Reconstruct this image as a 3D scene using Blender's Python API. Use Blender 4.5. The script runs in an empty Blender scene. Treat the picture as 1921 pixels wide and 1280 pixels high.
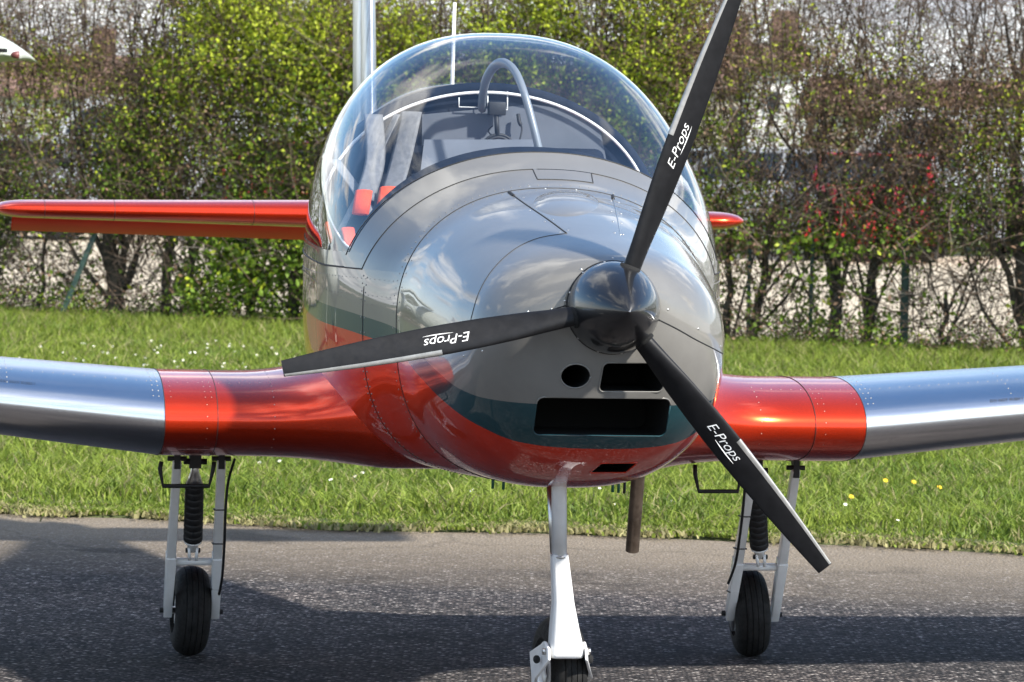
import bpy, bmesh, math, random
import numpy as np
from mathutils import Vector, Matrix
from mathutils.bvhtree import BVHTree
rnd = random.Random(7)
rng = np.random.default_rng(11)
R = math.radians
scene = bpy.context.scene
C = scene.collection

# ------------------------------------------------------------------ camera
F = 8250.0; CAMH = 1.606
cam_d = bpy.data.cameras.new('camera')
cam_d.sensor_width = 36.0
cam_d.lens = 36.0 * F / 1921.0
cam_d.clip_start = 0.1; cam_d.clip_end = 3000
cam = bpy.data.objects.new('camera', cam_d); C.objects.link(cam)
CAMR = Matrix.Rotation(R(90) - math.atan(389 / F), 4, 'X') @ Matrix.Rotation(R(1.15), 4, 'Z')
CAMM = Matrix.Translation((0, 0, CAMH)) @ CAMR
cam.matrix_world = CAMM
cam_d.dof.use_dof = True; cam_d.dof.focus_distance = 11.6; cam_d.dof.aperture_fstop = 16
scene.camera = cam

# ------------------------------------------------------------------ sun, sky
SUN_AZ = 130.0     # degrees from +Y towards +X
SUN_EL = 39.0
to_sun = Vector((math.sin(R(SUN_AZ)) * math.cos(R(SUN_EL)), math.cos(R(SUN_AZ)) * math.cos(R(SUN_EL)), math.sin(R(SUN_EL))))
sd = bpy.data.lights.new('sun', 'SUN'); sd.energy = 5.0; sd.angle = R(2.0); sd.color = (1.0, 0.95, 0.87)
so = bpy.data.objects.new('sun', sd); C.objects.link(so)
so.rotation_euler = (-to_sun).to_track_quat('-Z', 'Y').to_euler()

world = bpy.data.worlds.new('World'); scene.world = world; world.use_nodes = True
wn = world.node_tree; wn.nodes.clear()
def wnode(t, **k):
    n = wn.nodes.new(t)
    for a, b in k.items(): setattr(n, a, b)
    return n
sky = wnode('ShaderNodeTexSky', sky_type='NISHITA')
sky.sun_disc = False; sky.sun_elevation = R(SUN_EL); sky.sun_rotation = R(SUN_AZ)
sky.air_density = 1.1; sky.dust_density = 0.35; sky.ozone_density = 3.0
SKY_S = 0.115
tc = wnode('ShaderNodeTexCoord'); sep = wnode('ShaderNodeSeparateXYZ')
wn.links.new(tc.outputs['Generated'], sep.inputs[0])
def wm(op, a, b=None, clamp=False):
    n = wnode('ShaderNodeMath', operation=op); n.use_clamp = clamp
    for i, v in enumerate((a, b)):
        if v is None: continue
        if isinstance(v, (int, float)): n.inputs[i].default_value = v
        else: wn.links.new(v, n.inputs[i])
    return n.outputs[0]
zc_ = wm('ADD', wm('MAXIMUM', sep.outputs[2], 0.0), 0.22)
cx = wm('DIVIDE', sep.outputs[0], zc_); cy = wm('DIVIDE', sep.outputs[1], zc_)
comb = wnode('ShaderNodeCombineXYZ'); wn.links.new(cx, comb.inputs[0]); wn.links.new(cy, comb.inputs[1]); comb.inputs[2].default_value = 1.7
n1 = wnode('ShaderNodeTexNoise'); n1.inputs['Scale'].default_value = 1.25; n1.inputs['Detail'].default_value = 9; n1.inputs['Roughness'].default_value = 0.56
n1.inputs['Distortion'].default_value = 0.5
wn.links.new(comb.outputs[0], n1.inputs['Vector'])
mr = wnode('ShaderNodeMapRange'); mr.inputs['From Min'].default_value = 0.505; mr.inputs['From Max'].default_value = 0.60
wn.links.new(n1.outputs['Fac'], mr.inputs['Value'])
n2 = wnode('ShaderNodeTexNoise'); n2.inputs['Scale'].default_value = 3.6; n2.inputs['Detail'].default_value = 6
wn.links.new(comb.outputs[0], n2.inputs['Vector'])
ccol = wnode('ShaderNodeValToRGB')
ccol.color_ramp.elements[0].position = 0.35; ccol.color_ramp.elements[0].color = (4.5, 4.7, 5.1, 1)
ccol.color_ramp.elements[1].position = 0.65; ccol.color_ramp.elements[1].color = (12.0, 11.9, 11.6, 1)
wn.links.new(n2.outputs['Fac'], ccol.inputs[0])
# pale haze low over the horizon
hz = wnode('ShaderNodeMapRange'); hz.inputs['From Min'].default_value = 0.0; hz.inputs['From Max'].default_value = 0.20
hz.inputs['To Min'].default_value = 0.9; hz.inputs['To Max'].default_value = 0.0
wn.links.new(sep.outputs[2], hz.inputs['Value'])
mixh = wnode('ShaderNodeMixRGB'); mixh.inputs['Color2'].default_value = (8.5, 8.8, 9.2, 1)
hs_ = wnode('ShaderNodeHueSaturation'); hs_.inputs['Saturation'].default_value = 1.12; hs_.inputs['Value'].default_value = 1.1; wn.links.new(sky.outputs[0], hs_.inputs['Color'])
wn.links.new(hz.outputs[0], mixh.inputs['Fac']); wn.links.new(hs_.outputs[0], mixh.inputs['Color1'])
mixc = wnode('ShaderNodeMixRGB')
wn.links.new(mr.outputs[0], mixc.inputs['Fac']); wn.links.new(mixh.outputs[0], mixc.inputs['Color1']); wn.links.new(ccol.outputs[0], mixc.inputs['Color2'])
bg = wnode('ShaderNodeBackground'); bg.inputs['Strength'].default_value = SKY_S
wo = wnode('ShaderNodeOutputWorld')
wn.links.new(mixc.outputs[0], bg.inputs['Color']); wn.links.new(bg.outputs[0], wo.inputs[0])

scene.view_settings.view_transform = 'Standard'; scene.view_settings.look = 'None'
scene.view_settings.exposure = 0.92; scene.view_settings.gamma = 1.0
scene.view_settings.use_curve_mapping = False
scene.render.engine = 'CYCLES'
scene.cycles.transparent_max_bounces = 24
scene.cycles.max_bounces = 8

# ------------------------------------------------------------------ aeroplane frame: x = to the picture's right, y = aft of the spinner base, z = up
YAW = R(8.6)
AEM = Matrix.Translation((0.252, 11.0, 0)) @ Matrix.Rotation(YAW, 4, 'Z')
AEI = AEM.inverted()
def ray(px, py):
    d = CAMM.to_3x3() @ Vector(((px - 960.5) / F, -(py - 640) / F, -1.0))
    o = Vector((0, 0, CAMH))
    return AEI @ o, (AEI.to_3x3() @ d).normalized()
def PS(px, py, s):          # a sight line meets the station y = s
    o, d = ray(px, py); t = (s - o.y) / d.y; p = o + d * t
    return p
def PXL(px, py, x):         # a sight line meets the buttock plane x
    o, d = ray(px, py); t = (x - o.x) / d.x
    return o + d * t
def W(px, Y, z=0.0):        # world point at distance Y below picture column px (level ground use)
    return Vector(((px - 960.5) / F * Y, Y, z))

# ------------------------------------------------------------------ helpers
def tag(o, label=None, cat=None, group=None, kind=None):
    if label: o['label'] = label
    if cat: o['category'] = cat
    if group: o['group'] = group
    if kind: o['kind'] = kind
    return o
def empty(name, loc=(0, 0, 0), rz=0, parent=None):
    o = bpy.data.objects.new(name, None); C.objects.link(o)
    o.location = loc; o.rotation_euler = (0, 0, rz); o.empty_display_size = 0.2
    if parent: o.parent = parent
    return o
def obj(name, vf, mats, parent=None, smooth=True, fm=None):
    v, f = vf
    me = bpy.data.meshes.new(name)
    me.from_pydata([tuple(p) for p in v], [], f)
    if not isinstance(mats, (list, tuple)): mats = [mats]
    for m in mats: me.materials.append(m)
    if fm is not None: me.polygons.foreach_set('material_index', fm)
    me.polygons.foreach_set('use_smooth', [smooth] * len(me.polygons))
    me.update()
    o = bpy.data.objects.new(name, me); C.objects.link(o)
    if parent: o.parent = parent
    return o
def recalc(o, angle=None):
    bm = bmesh.new(); bm.from_mesh(o.data)
    bmesh.ops.remove_doubles(bm, verts=bm.verts, dist=1e-6)
    bmesh.ops.recalc_face_normals(bm, faces=bm.faces)
    if angle is not None:
        for e in bm.edges:
            if len(e.link_faces) == 2 and e.calc_face_angle(0) > R(angle): e.smooth = False
    bm.to_mesh(o.data); bm.free()
    return o
def join(*vfs):
    V, Fc = [], []
    for v, f in vfs:
        n = len(V); V += list(v); Fc += [tuple(i + n for i in q) for q in f]
    return V, Fc
def grid(fn, us, vs, close_u=False):
    V = [fn(u, v) for v in vs for u in us]
    nu = len(us); Fc = []
    for j in range(len(vs) - 1):
        for i in range(nu if close_u else nu - 1):
            a = j * nu + i; b = j * nu + (i + 1) % nu
            Fc.append((a, b, b + nu, a + nu))
    return V, Fc
def lin(a, b, n): return [a + (b - a) * i / (n - 1) for i in range(n)]
def box(c, h, rot=None):
    V = []
    for sx in (-1, 1):
        for sy in (-1, 1):
            for sz in (-1, 1):
                p = Vector((sx * h[0], sy * h[1], sz * h[2]))
                if rot: p = rot @ p
                V.append(Vector(c) + p)
    return V, [(0, 1, 3, 2), (4, 6, 7, 5), (0, 4, 5, 1), (2, 3, 7, 6), (0, 2, 6, 4), (1, 5, 7, 3)]
def bbox(name, c, h, m, parent=None, bev=0.004, rot=None, seg=2):
    o = obj(name, box(c, h, rot), m, parent, smooth=True)
    bm = bmesh.new(); bm.from_mesh(o.data)
    bmesh.ops.bevel(bm, geom=list(bm.edges), offset=bev, segments=seg, affect='EDGES', profile=0.5)
    for e in bm.edges:
        if len(e.link_faces) == 2 and e.calc_face_angle(0) > R(35): e.smooth = False
    bm.to_mesh(o.data); bm.free()
    return o
def tube(pts, rad, n=10, caps=True, squash=None):
    pts = [Vector(p) for p in pts]
    if not isinstance(rad, (list, tuple)): rad = [rad] * len(pts)
    V, Fc = [], []
    ref = None
    for i, p in enumerate(pts):
        t = (pts[min(i + 1, len(pts) - 1)] - pts[max(i - 1, 0)]).normalized()
        if ref is None:
            ref = Vector((0, 0, 1)) if abs(t.z) < 0.9 else Vector((1, 0, 0))
        a = t.cross(ref).normalized(); b = a.cross(t).normalized(); ref = b
        for k in range(n):
            an = 2 * math.pi * k / n
            ra, rb = (rad[i], rad[i]) if squash is None else (rad[i] * squash[0], rad[i] * squash[1])
            V.append(p + a * math.cos(an) * ra + b * math.sin(an) * rb)
    for i in range(len(pts) - 1):
        for k in range(n):
            q = i * n + k; r = i * n + (k + 1) % n
            Fc.append((q, r, r + n, q + n))
    if caps:
        Fc.append(tuple(range(n - 1, -1, -1))); m = (len(pts) - 1) * n; Fc.append(tuple(range(m, m + n)))
    return V, Fc
def smoothpath(pts, n=8):
    pts = [Vector(p) for p in pts]; out = []
    for i in range(len(pts) - 1):
        p0 = pts[max(i - 1, 0)]; p1 = pts[i]; p2 = pts[i + 1]; p3 = pts[min(i + 2, len(pts) - 1)]
        for k in range(n):
            t = k / n
            out.append(0.5 * ((2 * p1) + (p2 - p0) * t + (2 * p0 - 5 * p1 + 4 * p2 - p3) * t * t + (-p0 + 3 * p1 - 3 * p2 + p3) * t ** 3))
    out.append(pts[-1]); return out
def lathe(prof, axis_o, axis='y', n=32, close=True):
    V, Fc = [], []
    o = Vector(axis_o)
    for (a, r) in prof:
        for k in range(n):
            an = 2 * math.pi * k / n; c, s = r * math.cos(an), r * math.sin(an)
            if axis == 'y': V.append(o + Vector((c, a, s)))
            elif axis == 'x': V.append(o + Vector((a, c, s)))
            else: V.append(o + Vector((c, s, a)))
    for i in range(len(prof) - 1):
        for k in range(n):
            q = i * n + k; r = i * n + (k + 1) % n
            Fc.append((q, r, r + n, q + n))
    return V, Fc
def fast_mesh(name, V, Fi, corners, mats, parent=None, fm=None, col=None, smooth=False):
    """V (n,3), Fi (m,corners) arrays"""
    me = bpy.data.meshes.new(name)
    nv, nf = len(V), len(Fi)
    me.vertices.add(nv); me.vertices.foreach_set('co', np.ascontiguousarray(V, dtype=np.float32).ravel())
    me.loops.add(nf * corners); me.loops.foreach_set('vertex_index', np.ascontiguousarray(Fi, dtype=np.int32).ravel())
    me.polygons.add(nf)
    me.polygons.foreach_set('loop_start', np.arange(0, nf * corners, corners, dtype=np.int32))
    if not isinstance(mats, (list, tuple)): mats = [mats]
    for m in mats: me.materials.append(m)
    if fm is not None: me.polygons.foreach_set('material_index', np.asarray(fm, dtype=np.int32))
    if smooth: me.polygons.foreach_set('use_smooth', np.ones(nf, dtype=bool))
    me.update(calc_edges=True)
    if col is not None:
        at = me.color_attributes.new('tint', 'FLOAT_COLOR', 'POINT')
        c4 = np.ones((nv, 4), dtype=np.float32); c4[:, :3] = col
        at.data.foreach_set('color', c4.ravel())
    o = bpy.data.objects.new(name, me); C.objects.link(o)
    if parent: o.parent = parent
    return o

# ------------------------------------------------------------------ materials
class MT:
    def __init__(s, name):
        s.m = bpy.data.materials.new(name); s.m.use_nodes = True
        s.t = s.m.node_tree; s.n = s.t.nodes; s.b = s.n['Principled BSDF']; s.out = s.n['Material Output']
    def set(s, **k):
        for a, v in k.items():
            key = {'base': 'Base Color', 'rough': 'Roughness', 'metal': 'Metallic', 'coat': 'Coat Weight', 'coatr': 'Coat Roughness',
                   'spec': 'Specular IOR Level', 'aniso': 'Anisotropic', 'ior': 'IOR', 'coatior': 'Coat IOR', 'sheen': 'Sheen Weight'}[a]
            if isinstance(v, tuple): v = (v[0], v[1], v[2], 1)
            s.b.inputs[key].default_value = v
        return s
    def node(s, t, **k):
        n = s.n.new(t)
        for a, b in k.items():
            if a in n.inputs: n.inputs[a].default_value = b
            else: setattr(n, a, b)
        return n
    def link(s, a, b): s.t.links.new(a, b)
    def noise(s, scale, detail=4, rough=0.5, coord='Object', vecscale=None):
        t = s.node('ShaderNodeTexCoord'); n = s.node('ShaderNodeTexNoise')
        n.inputs['Scale'].default_value = scale; n.inputs['Detail'].default_value = detail; n.inputs['Roughness'].default_value = rough
        v = t.outputs[coord]
        if vecscale:
            m = s.node('ShaderNodeMapping'); m.inputs['Scale'].default_value = vecscale; s.link(v, m.inputs[0]); v = m.outputs[0]
        s.link(v, n.inputs['Vector']); return n.outputs['Fac']
    def ramp(s, fac, stops):
        r = s.node('ShaderNodeValToRGB'); cr = r.color_ramp
        while len(cr.elements) < len(stops): cr.elements.new(0.5)
        for e, (p, c) in zip(cr.elements, stops):
            e.position = p; e.color = (c[0], c[1], c[2], 1) if isinstance(c, tuple) else (c, c, c, 1)
        s.link(fac, r.inputs[0]); return r.outputs[0]
    def bump(s, h, strength=0.3, dist=0.002):
        b = s.node('ShaderNodeBump'); b.inputs['Strength'].default_value = strength; b.inputs['Distance'].default_value = dist
        s.link(h, b.inputs['Height']); s.link(b.outputs[0], s.b.inputs['Normal'])
        return b
    def vary(s, base, amt=0.25, scale=6, rough=None):
        f = s.noise(scale, 5, 0.6)
        lo = tuple(c * (1 - amt) for c in base); hi = tuple(c * (1 + amt) for c in base)
        s.link(s.ramp(f, [(0.3, lo), (0.7, hi)]), s.b.inputs['Base Color'])
        if rough:
            s.link(s.ramp(s.noise(scale * 3, 4, 0.6), [(0.3, rough[0]), (0.7, rough[1])]), s.b.inputs['Roughness'])
        return s

GREY = (0.185, 0.178, 0.164); TEAL = (0.012, 0.048, 0.058); ORANGE = (0.72, 0.040, 0.005)
# painted fuselage: grey over teal over orange, split by the swoosh line drawn along the length
def paint(name):
    M = MT(name)
    t = M.node('ShaderNodeTexCoord'); sp = M.node('ShaderNodeSeparateXYZ'); M.link(t.outputs['Object'], sp.inputs[0])
    def curve(pts, lo, hi):
        mr = M.node('ShaderNodeMapRange'); mr.inputs['From Min'].default_value = 0.0; mr.inputs['From Max'].default_value = 3.0
        M.link(sp.outputs[1], mr.inputs['Value'])
        fc = M.node('ShaderNodeFloatCurve'); cv = fc.mapping.curves[0]
        for i, (s_, z_) in enumerate(pts):
            x = s_ / 3.0; y = (z_ - 0.6) / 0.8
            if i == 0: cv.points[0].location = (x, y)
            elif i == len(pts) - 1: cv.points[-1].location = (x, y)
            else: cv.points.new(x, y)
        fc.mapping.update(); M.link(mr.outputs[0], fc.inputs['Value'])
        mu = M.node('ShaderNodeMath', operation='MULTIPLY_ADD'); mu.inputs[1].default_value = 0.8; mu.inputs[2].default_value = 0.6
        M.link(fc.outputs[0], mu.inputs[0])
        g = M.node('ShaderNodeMath', operation='GREATER_THAN'); M.link(sp.outputs[2], g.inputs[0]); M.link(mu.outputs[0], g.inputs[1])
        return g.outputs[0]
    up = curve(STRIPE_TOP, 0, 0); lo = curve(STRIPE_BOT, 0, 0)
    m1 = M.node('ShaderNodeMixRGB'); m1.inputs['Color1'].default_value = (.55, .026, .004, 1); m1.inputs['Color2'].default_value = (*TEAL, 1); M.link(lo, m1.inputs['Fac'])
    m2 = M.node('ShaderNodeMixRGB'); m2.inputs['Color2'].default_value = (*GREY, 1); M.link(m1.outputs[0], m2.inputs['Color1']); M.link(up, m2.inputs['Fac'])
    # faint grime mottling in the paint
    f = M.noise(5, 6, 0.65); r = M.ramp(f, [(0.3, 0.86), (0.7, 1.06)])
    mm = M.node('ShaderNodeMixRGB', blend_type='MULTIPLY'); mm.inputs['Fac'].default_value = 1.0
    M.link(m2.outputs[0], mm.inputs['Color1']); M.link(r, mm.inputs['Color2']); M.link(mm.outputs[0], M.b.inputs['Base Color'])
    M.set(rough=0.34, coat=1.0, coatr=0.015, coatior=1.5, spec=0.08)
    M.link(M.ramp(M.noise(7, 6, 0.7), [(0.35, 0.008), (0.75, 0.06)]), M.b.inputs['Coat Roughness'])
    mz = M.node('ShaderNodeMath', operation='MULTIPLY_ADD'); mz.inputs[1].default_value = 0.12; mz.inputs[2].default_value = 0.06
    M.link(up, mz.inputs[0]); M.link(mz.outputs[0], M.b.inputs['Metallic'])
    M.bump(M.noise(3.2, 3, 0.45), 0.10, 0.010)
    return M.m
STRIPE_TOP = [(0.0, 0.925), (0.15, 0.93), (0.3, 0.945), (0.5, 0.985), (0.75, 1.04), (0.95, 1.075), (2.0, 1.14), (3.0, 1.2)]
STRIPE_BOT = [(0.0, 0.80), (0.15, 0.81), (0.3, 0.855), (0.5, 0.91), (0.75, 0.975), (0.95, 1.02), (2.0, 1.085), (3.0, 1.15)]
M_paint = paint('two-tone lacquer')
def plain(name, base, **k):
    M = MT(name); M.set(base=base, **k); return M
M_grey = plain('grey lacquer', GREY, metal=0.18, rough=0.34, spec=.08, coat=1.0, coatr=0.015, coatior=1.5).vary(GREY, 0.08, 5).m
_m = plain('orange candy lacquer', ORANGE, metal=0.75, rough=0.27, coat=0.7, coatr=0.03, coatior=1.45)
_m.vary(ORANGE, 0.10, 4); _m.bump(_m.noise(2.2, 3, 0.5), 0.08, 0.008); M_orange = _m.m
M_orange2 = plain('orange lacquer, elevator', ORANGE, metal=.25, rough=.45, spec=.2).vary(ORANGE, .1, 4).m
_m = plain('polished aluminium', (0.72, 0.73, 0.74), metal=1.0, rough=0.2)
_m.vary((0.72, 0.73, 0.75), 0.04, 3)
_m.link(_m.ramp(_m.noise(14, 5, 0.6, vecscale=(0.15, 6, 6)), [(0.3, 0.22), (0.7, 0.27)]), _m.b.inputs['Roughness'])
_m.bump(_m.noise(2.0, 2, 0.5), 0.08, 0.006); M_alu = _m.m
_m = plain('dull aluminium', (0.50, 0.50, 0.51), metal=1.0, rough=0.32)
_m.link(_m.ramp(_m.noise(9, 5, 0.7, vecscale=(5, 5, 0.12)), [(0.3, (0.30, 0.29, 0.28)), (0.7, (0.66, 0.67, 0.68))]), _m.b.inputs['Base Color']); M_dull = _m.m
_m = plain('carbon gloss black', (0.008, 0.008, 0.009), rough=0.3, spec=.3, coat=0.8, coatr=0.05, coatior=1.45)
_m.bump(_m.noise(240, 2, 0.5), 0.05, 0.0006); M_carbon = _m.m
_m = plain('blade satin black', (0.006, 0.006, 0.007), rough=0.40, spec=0.22)
_m.vary((0.008, 0.008, 0.009), 0.3, 30, (0.38, 0.5)); M_blade = _m.m
M_guard = plain('erosion guard metal', (0.33, 0.32, 0.30), metal=0.8, rough=0.42).vary((0.34, 0.33, 0.31), 0.2, 40).m
M_white = plain('white gear enamel', (0.80, 0.80, 0.79), rough=0.3, coat=0.5, coatr=0.1).vary((0.80, 0.80, 0.79), 0.07, 18).m
M_steel = plain('bright steel', (0.55, 0.54, 0.52), metal=1.0, rough=0.3).vary((0.55, 0.54, 0.52), 0.2, 40).m
M_exh = plain('heat tinted exhaust steel', (0.20, 0.15, 0.11), metal=0.9, rough=0.42).vary((0.17, 0.13, 0.10), 0.45, 16, (0.3, 0.55)).m
M_rubber = plain('tyre rubber', (0.010, 0.010, 0.010), rough=0.75, spec=.25).vary((0.013, 0.0125, 0.012), 0.6, 45, (0.6, 0.9)).m
M_black = plain('matt black', (0.010, 0.010, 0.011), rough=0.6).vary((0.010, 0.010, 0.011), 0.3, 20).m
M_void = plain('intake interior black', (0.004, 0.004, 0.004), rough=0.9).m
M_seam = plain('panel gap dark', (0.02, 0.02, 0.02), rough=0.7).m
M_sealw = plain('white seal', (0.78, 0.76, 0.72), rough=0.45).m
M_cloth = plain('grey belt webbing', (0.30, 0.29, 0.28), rough=0.9).vary((0.15, 0.15, 0.155), 0.2, 60).m
M_redcl = plain('orange belt pad', (0.70, 0.075, 0.02), rough=0.8).vary((0.70, 0.075, 0.02), 0.15, 40).m
M_seat = plain('navy seat fabric', (0.010, 0.014, 0.024), rough=0.9, spec=.1).vary((0.010, 0.014, 0.024), 0.3, 40).m
M_panel = plain('light grey bulkhead trim', (0.20, 0.21, 0.23), rough=0.6).vary((0.10, 0.11, 0.13), 0.12, 9).m
M_hoop = plain('grey painted hoop', (0.24, 0.26, 0.28), rough=0.4, metal=0.3).m
M_lett = plain('white lettering', (0.82, 0.82, 0.80), rough=0.5).m
M_letb = plain('black lettering', (0.02, 0.02, 0.02), rough=0.5).m
M_green = plain('green drain tube', (0.02, 0.12, 0.07), rough=0.4).m

def glass_mat():
    M = MT('tinted acrylic'); M.n.remove(M.b)
    tr = M.node('ShaderNodeBsdfTransparent'); tr.inputs[0].default_value = (0.93, 0.96, 0.99, 1)
    gl = M.node('ShaderNodeBsdfGlossy'); gl.inputs['Roughness'].default_value = 0.015; gl.inputs['Color'].default_value = (1, 1, 1, 1)
    # thin sheet: the same reflectance from both sides (Schlick, both faces of the sheet)
    ge = M.node('ShaderNodeNewGeometry'); dt = M.node('ShaderNodeVectorMath', operation='DOT_PRODUCT')
    M.link(ge.outputs['Incoming'], dt.inputs[0]); M.link(ge.outputs['Normal'], dt.inputs[1])
    ab = M.node('ShaderNodeMath', operation='ABSOLUTE'); M.link(dt.outputs['Value'], ab.inputs[0])
    om = M.node('ShaderNodeMath', operation='SUBTRACT', use_clamp=True); om.inputs[0].default_value = 1; M.link(ab.outputs[0], om.inputs[1])
    pw = M.node('ShaderNodeMath', operation='POWER'); pw.inputs[1].default_value = 4.2; M.link(om.outputs[0], pw.inputs[0])
    mu = M.node('ShaderNodeMath', operation='MULTIPLY_ADD', use_clamp=True); mu.inputs[1].default_value = .95; mu.inputs[2].default_value = 0.075
    M.link(pw.outputs[0], mu.inputs[0])
    mx = M.node('ShaderNodeMixShader'); M.link(mu.outputs[0], mx.inputs[0]); M.link(tr.outputs[0], mx.inputs[1]); M.link(gl.outputs[0], mx.inputs[2])
    # thin film of dust, wiped in streaks
    df = M.node('ShaderNodeBsdfDiffuse'); df.inputs[0].default_value = (0.7, 0.72, 0.75, 1)
    f = M.ramp(M.noise(3.0, 6, 0.6, vecscale=(2.5, 1, 0.5)), [(0.45, 0.003), (0.8, 0.022)])
    mx2 = M.node('ShaderNodeMixShader'); M.link(f, mx2.inputs[0]); M.link(mx.outputs[0], mx2.inputs[1]); M.link(df.outputs[0], mx2.inputs[2])
    # gentle optical unevenness of blown acrylic
    b = M.node('ShaderNodeBump'); b.inputs['Strength'].default_value = 0.12; b.inputs['Distance'].default_value = 0.02
    M.link(M.noise(2.0, 2, 0.4), b.inputs['Height']); M.link(b.outputs[0], gl.inputs['Normal'])
    M.link(mx2.outputs[0], M.out.inputs[0])
    return M.m
M_glass = glass_mat()

def tint_mat(name, trans=0.35, rough=0.6, spec=0.2):
    M = MT(name)
    a = M.node('ShaderNodeVertexColor'); a.layer_name = 'tint'
    M.link(a.outputs[0], M.b.inputs['Base Color']); M.set(rough=rough, spec=spec)
    if trans > 0:
        tl = M.node('ShaderNodeBsdfTranslucent'); M.link(a.outputs[0], tl.inputs[0])
        mx = M.node('ShaderNodeMixShader'); mx.inputs[0].default_value = trans
        M.link(M.b.outputs[0], mx.inputs[1]); M.link(tl.outputs[0], mx.inputs[2]); M.link(mx.outputs[0], M.out.inputs[0])
    return M.m
M_leaf = tint_mat('hedge leaf', 0.45, 0.5, 0.3)
M_grass = tint_mat('grass blade', 0.4, 0.55, 0.3)
M_twig = tint_mat('twig bark', 0.0, 0.85, 0.2)
M_bark = plain('trunk bark', (0.055, 0.045, 0.032), rough=0.9).vary((0.055, 0.045, 0.032), 0.5, 25).m

def asphalt_mat():
    M = MT('worn asphalt')
    t = M.node('ShaderNodeTexCoord')
    vo = M.node('ShaderNodeTexVoronoi'); vo.inputs['Scale'].default_value = 78; M.link(t.outputs['Object'], vo.inputs['Vector'])
    chips = M.node('ShaderNodeSeparateColor'); M.link(vo.outputs['Color'], chips.inputs[0])
    col = M.ramp(chips.outputs[0], [(0.0, (0.012, 0.012, 0.014)), (0.40, (0.048, 0.046, 0.048)), (0.72, (0.100, 0.090, 0.088)), (0.90, (0.18, 0.165, 0.16)), (1.0, (0.44, 0.42, 0.40))])
    # gaps between stones
    gap = M.ramp(vo.outputs['Distance'], [(0.35, 1.0), (0.62, 0.35)])
    mg = M.node('ShaderNodeMixRGB', blend_type='MULTIPLY'); mg.inputs['Fac'].default_value = 1; M.link(col, mg.inputs[1]); M.link(gap, mg.inputs[2])
    big = M.ramp(M.noise(0.9, 6, 0.65), [(0.28, (0.55, 0.56, 0.60)), (0.5, (1.0, .98, .97)), (0.72, (1.35, 1.25, 1.18))])
    mb = M.node('ShaderNodeMixRGB', blend_type='MULTIPLY'); mb.inputs['Fac'].default_value = 1; M.link(mg.outputs[0], mb.inputs[1]); M.link(big, mb.inputs[2])
    # sand and dust drifted along the grass edge
    sp = M.node('ShaderNodeSeparateXYZ'); M.link(t.outputs['Object'], sp.inputs[0])
    e = M.node('ShaderNodeMath', operation='MULTIPLY_ADD'); e.inputs[1].default_value = 0.2; M.link(sp.outputs[0], e.inputs[0]); M.link(sp.outputs[1], e.inputs[2])
    nn = M.node('ShaderNodeMath', operation='MULTIPLY_ADD'); nn.inputs[1].default_value = 1.6; M.link(M.noise(1.3, 5, 0.6, vecscale=(0.35, 1, 1)), nn.inputs[0]); M.link(e.outputs[0], nn.inputs[2])
    dm = M.node('ShaderNodeMapRange'); dm.inputs['From Min'].default_value = 16.0; dm.inputs['From Max'].default_value = 18.0; dm.inputs['To Max'].default_value = 0.72
    M.link(nn.outputs[0], dm.inputs['Value'])
    grit = M.ramp(M.noise(160, 2, 0.5), [(0.35, (0.13, 0.105, 0.075)), (0.65, (0.34, 0.28, 0.205))])
    md = M.node('ShaderNodeMixRGB'); M.link(dm.outputs[0], md.inputs[0]); M.link(mb.outputs[0], md.inputs[1]); M.link(grit, md.inputs[2])
    # hairline cracks and a few oil stained patches
    vc = M.node('ShaderNodeTexVoronoi', feature='DISTANCE_TO_EDGE'); vc.inputs['Scale'].default_value = .55
    wn_ = M.node('ShaderNodeTexNoise'); wn_.inputs['Scale'].default_value = 2.2; wn_.inputs['Detail'].default_value = 6; M.link(t.outputs['Object'], wn_.inputs['Vector'])
    ad = M.node('ShaderNodeMixRGB', blend_type='ADD'); ad.inputs[0].default_value = .55; M.link(t.outputs['Object'], ad.inputs[1]); M.link(wn_.outputs['Color'], ad.inputs[2]); M.link(ad.outputs[0], vc.inputs['Vector'])
    ck = M.ramp(vc.outputs['Distance'], [(0.0, 0.75), (0.006, 0.85), (0.012, 1.0)])
    st = M.ramp(M.noise(1.7, 3, 0.5), [(0.30, 0.55), (0.40, 1.0)])
    m1 = M.node('ShaderNodeMixRGB', blend_type='MULTIPLY'); m1.inputs[0].default_value = 1; M.link(md.outputs[0], m1.inputs[1]); M.link(ck, m1.inputs[2])
    m2 = M.node('ShaderNodeMixRGB', blend_type='MULTIPLY'); m2.inputs[0].default_value = 1; M.link(m1.outputs[0], m2.inputs[1]); M.link(st, m2.inputs[2])
    M.link(m2.outputs[0], M.b.inputs['Base Color']); M.set(rough=0.85, spec=0.22)
    hh = M.node('ShaderNodeMath', operation='SUBTRACT'); hh.inputs[0].default_value = 1; M.link(vo.outputs['Distance'], hh.inputs[1])
    M.bump(hh.outputs[0], 0.9, 0.006)
    return M.m
M_asph = asphalt_mat()
_m = plain('verge soil', (0.07, 0.06, 0.035), rough=0.95); _m.link(_m.ramp(_m.noise(9, 8, 0.7), [(0.3, (0.035, 0.05, 0.014)), (0.55, (0.07, 0.085, 0.025)), (0.75, (0.13, 0.11, 0.06))]), _m.b.inputs['Base Color']); _m.bump(_m.noise(40, 5), 0.8, 0.02); M_soil = _m.m
_m = plain('pale gravel', (0.4, 0.36, 0.3), rough=0.95); _m.link(_m.ramp(_m.noise(1.2, 9, 0.75), [(0.3, (0.36, 0.30, 0.21)), (0.7, (0.55, 0.47, 0.35))]), _m.b.inputs['Base Color']); _m.bump(_m.noise(30, 5), 0.6, 0.02); M_gravel = _m.m
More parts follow.
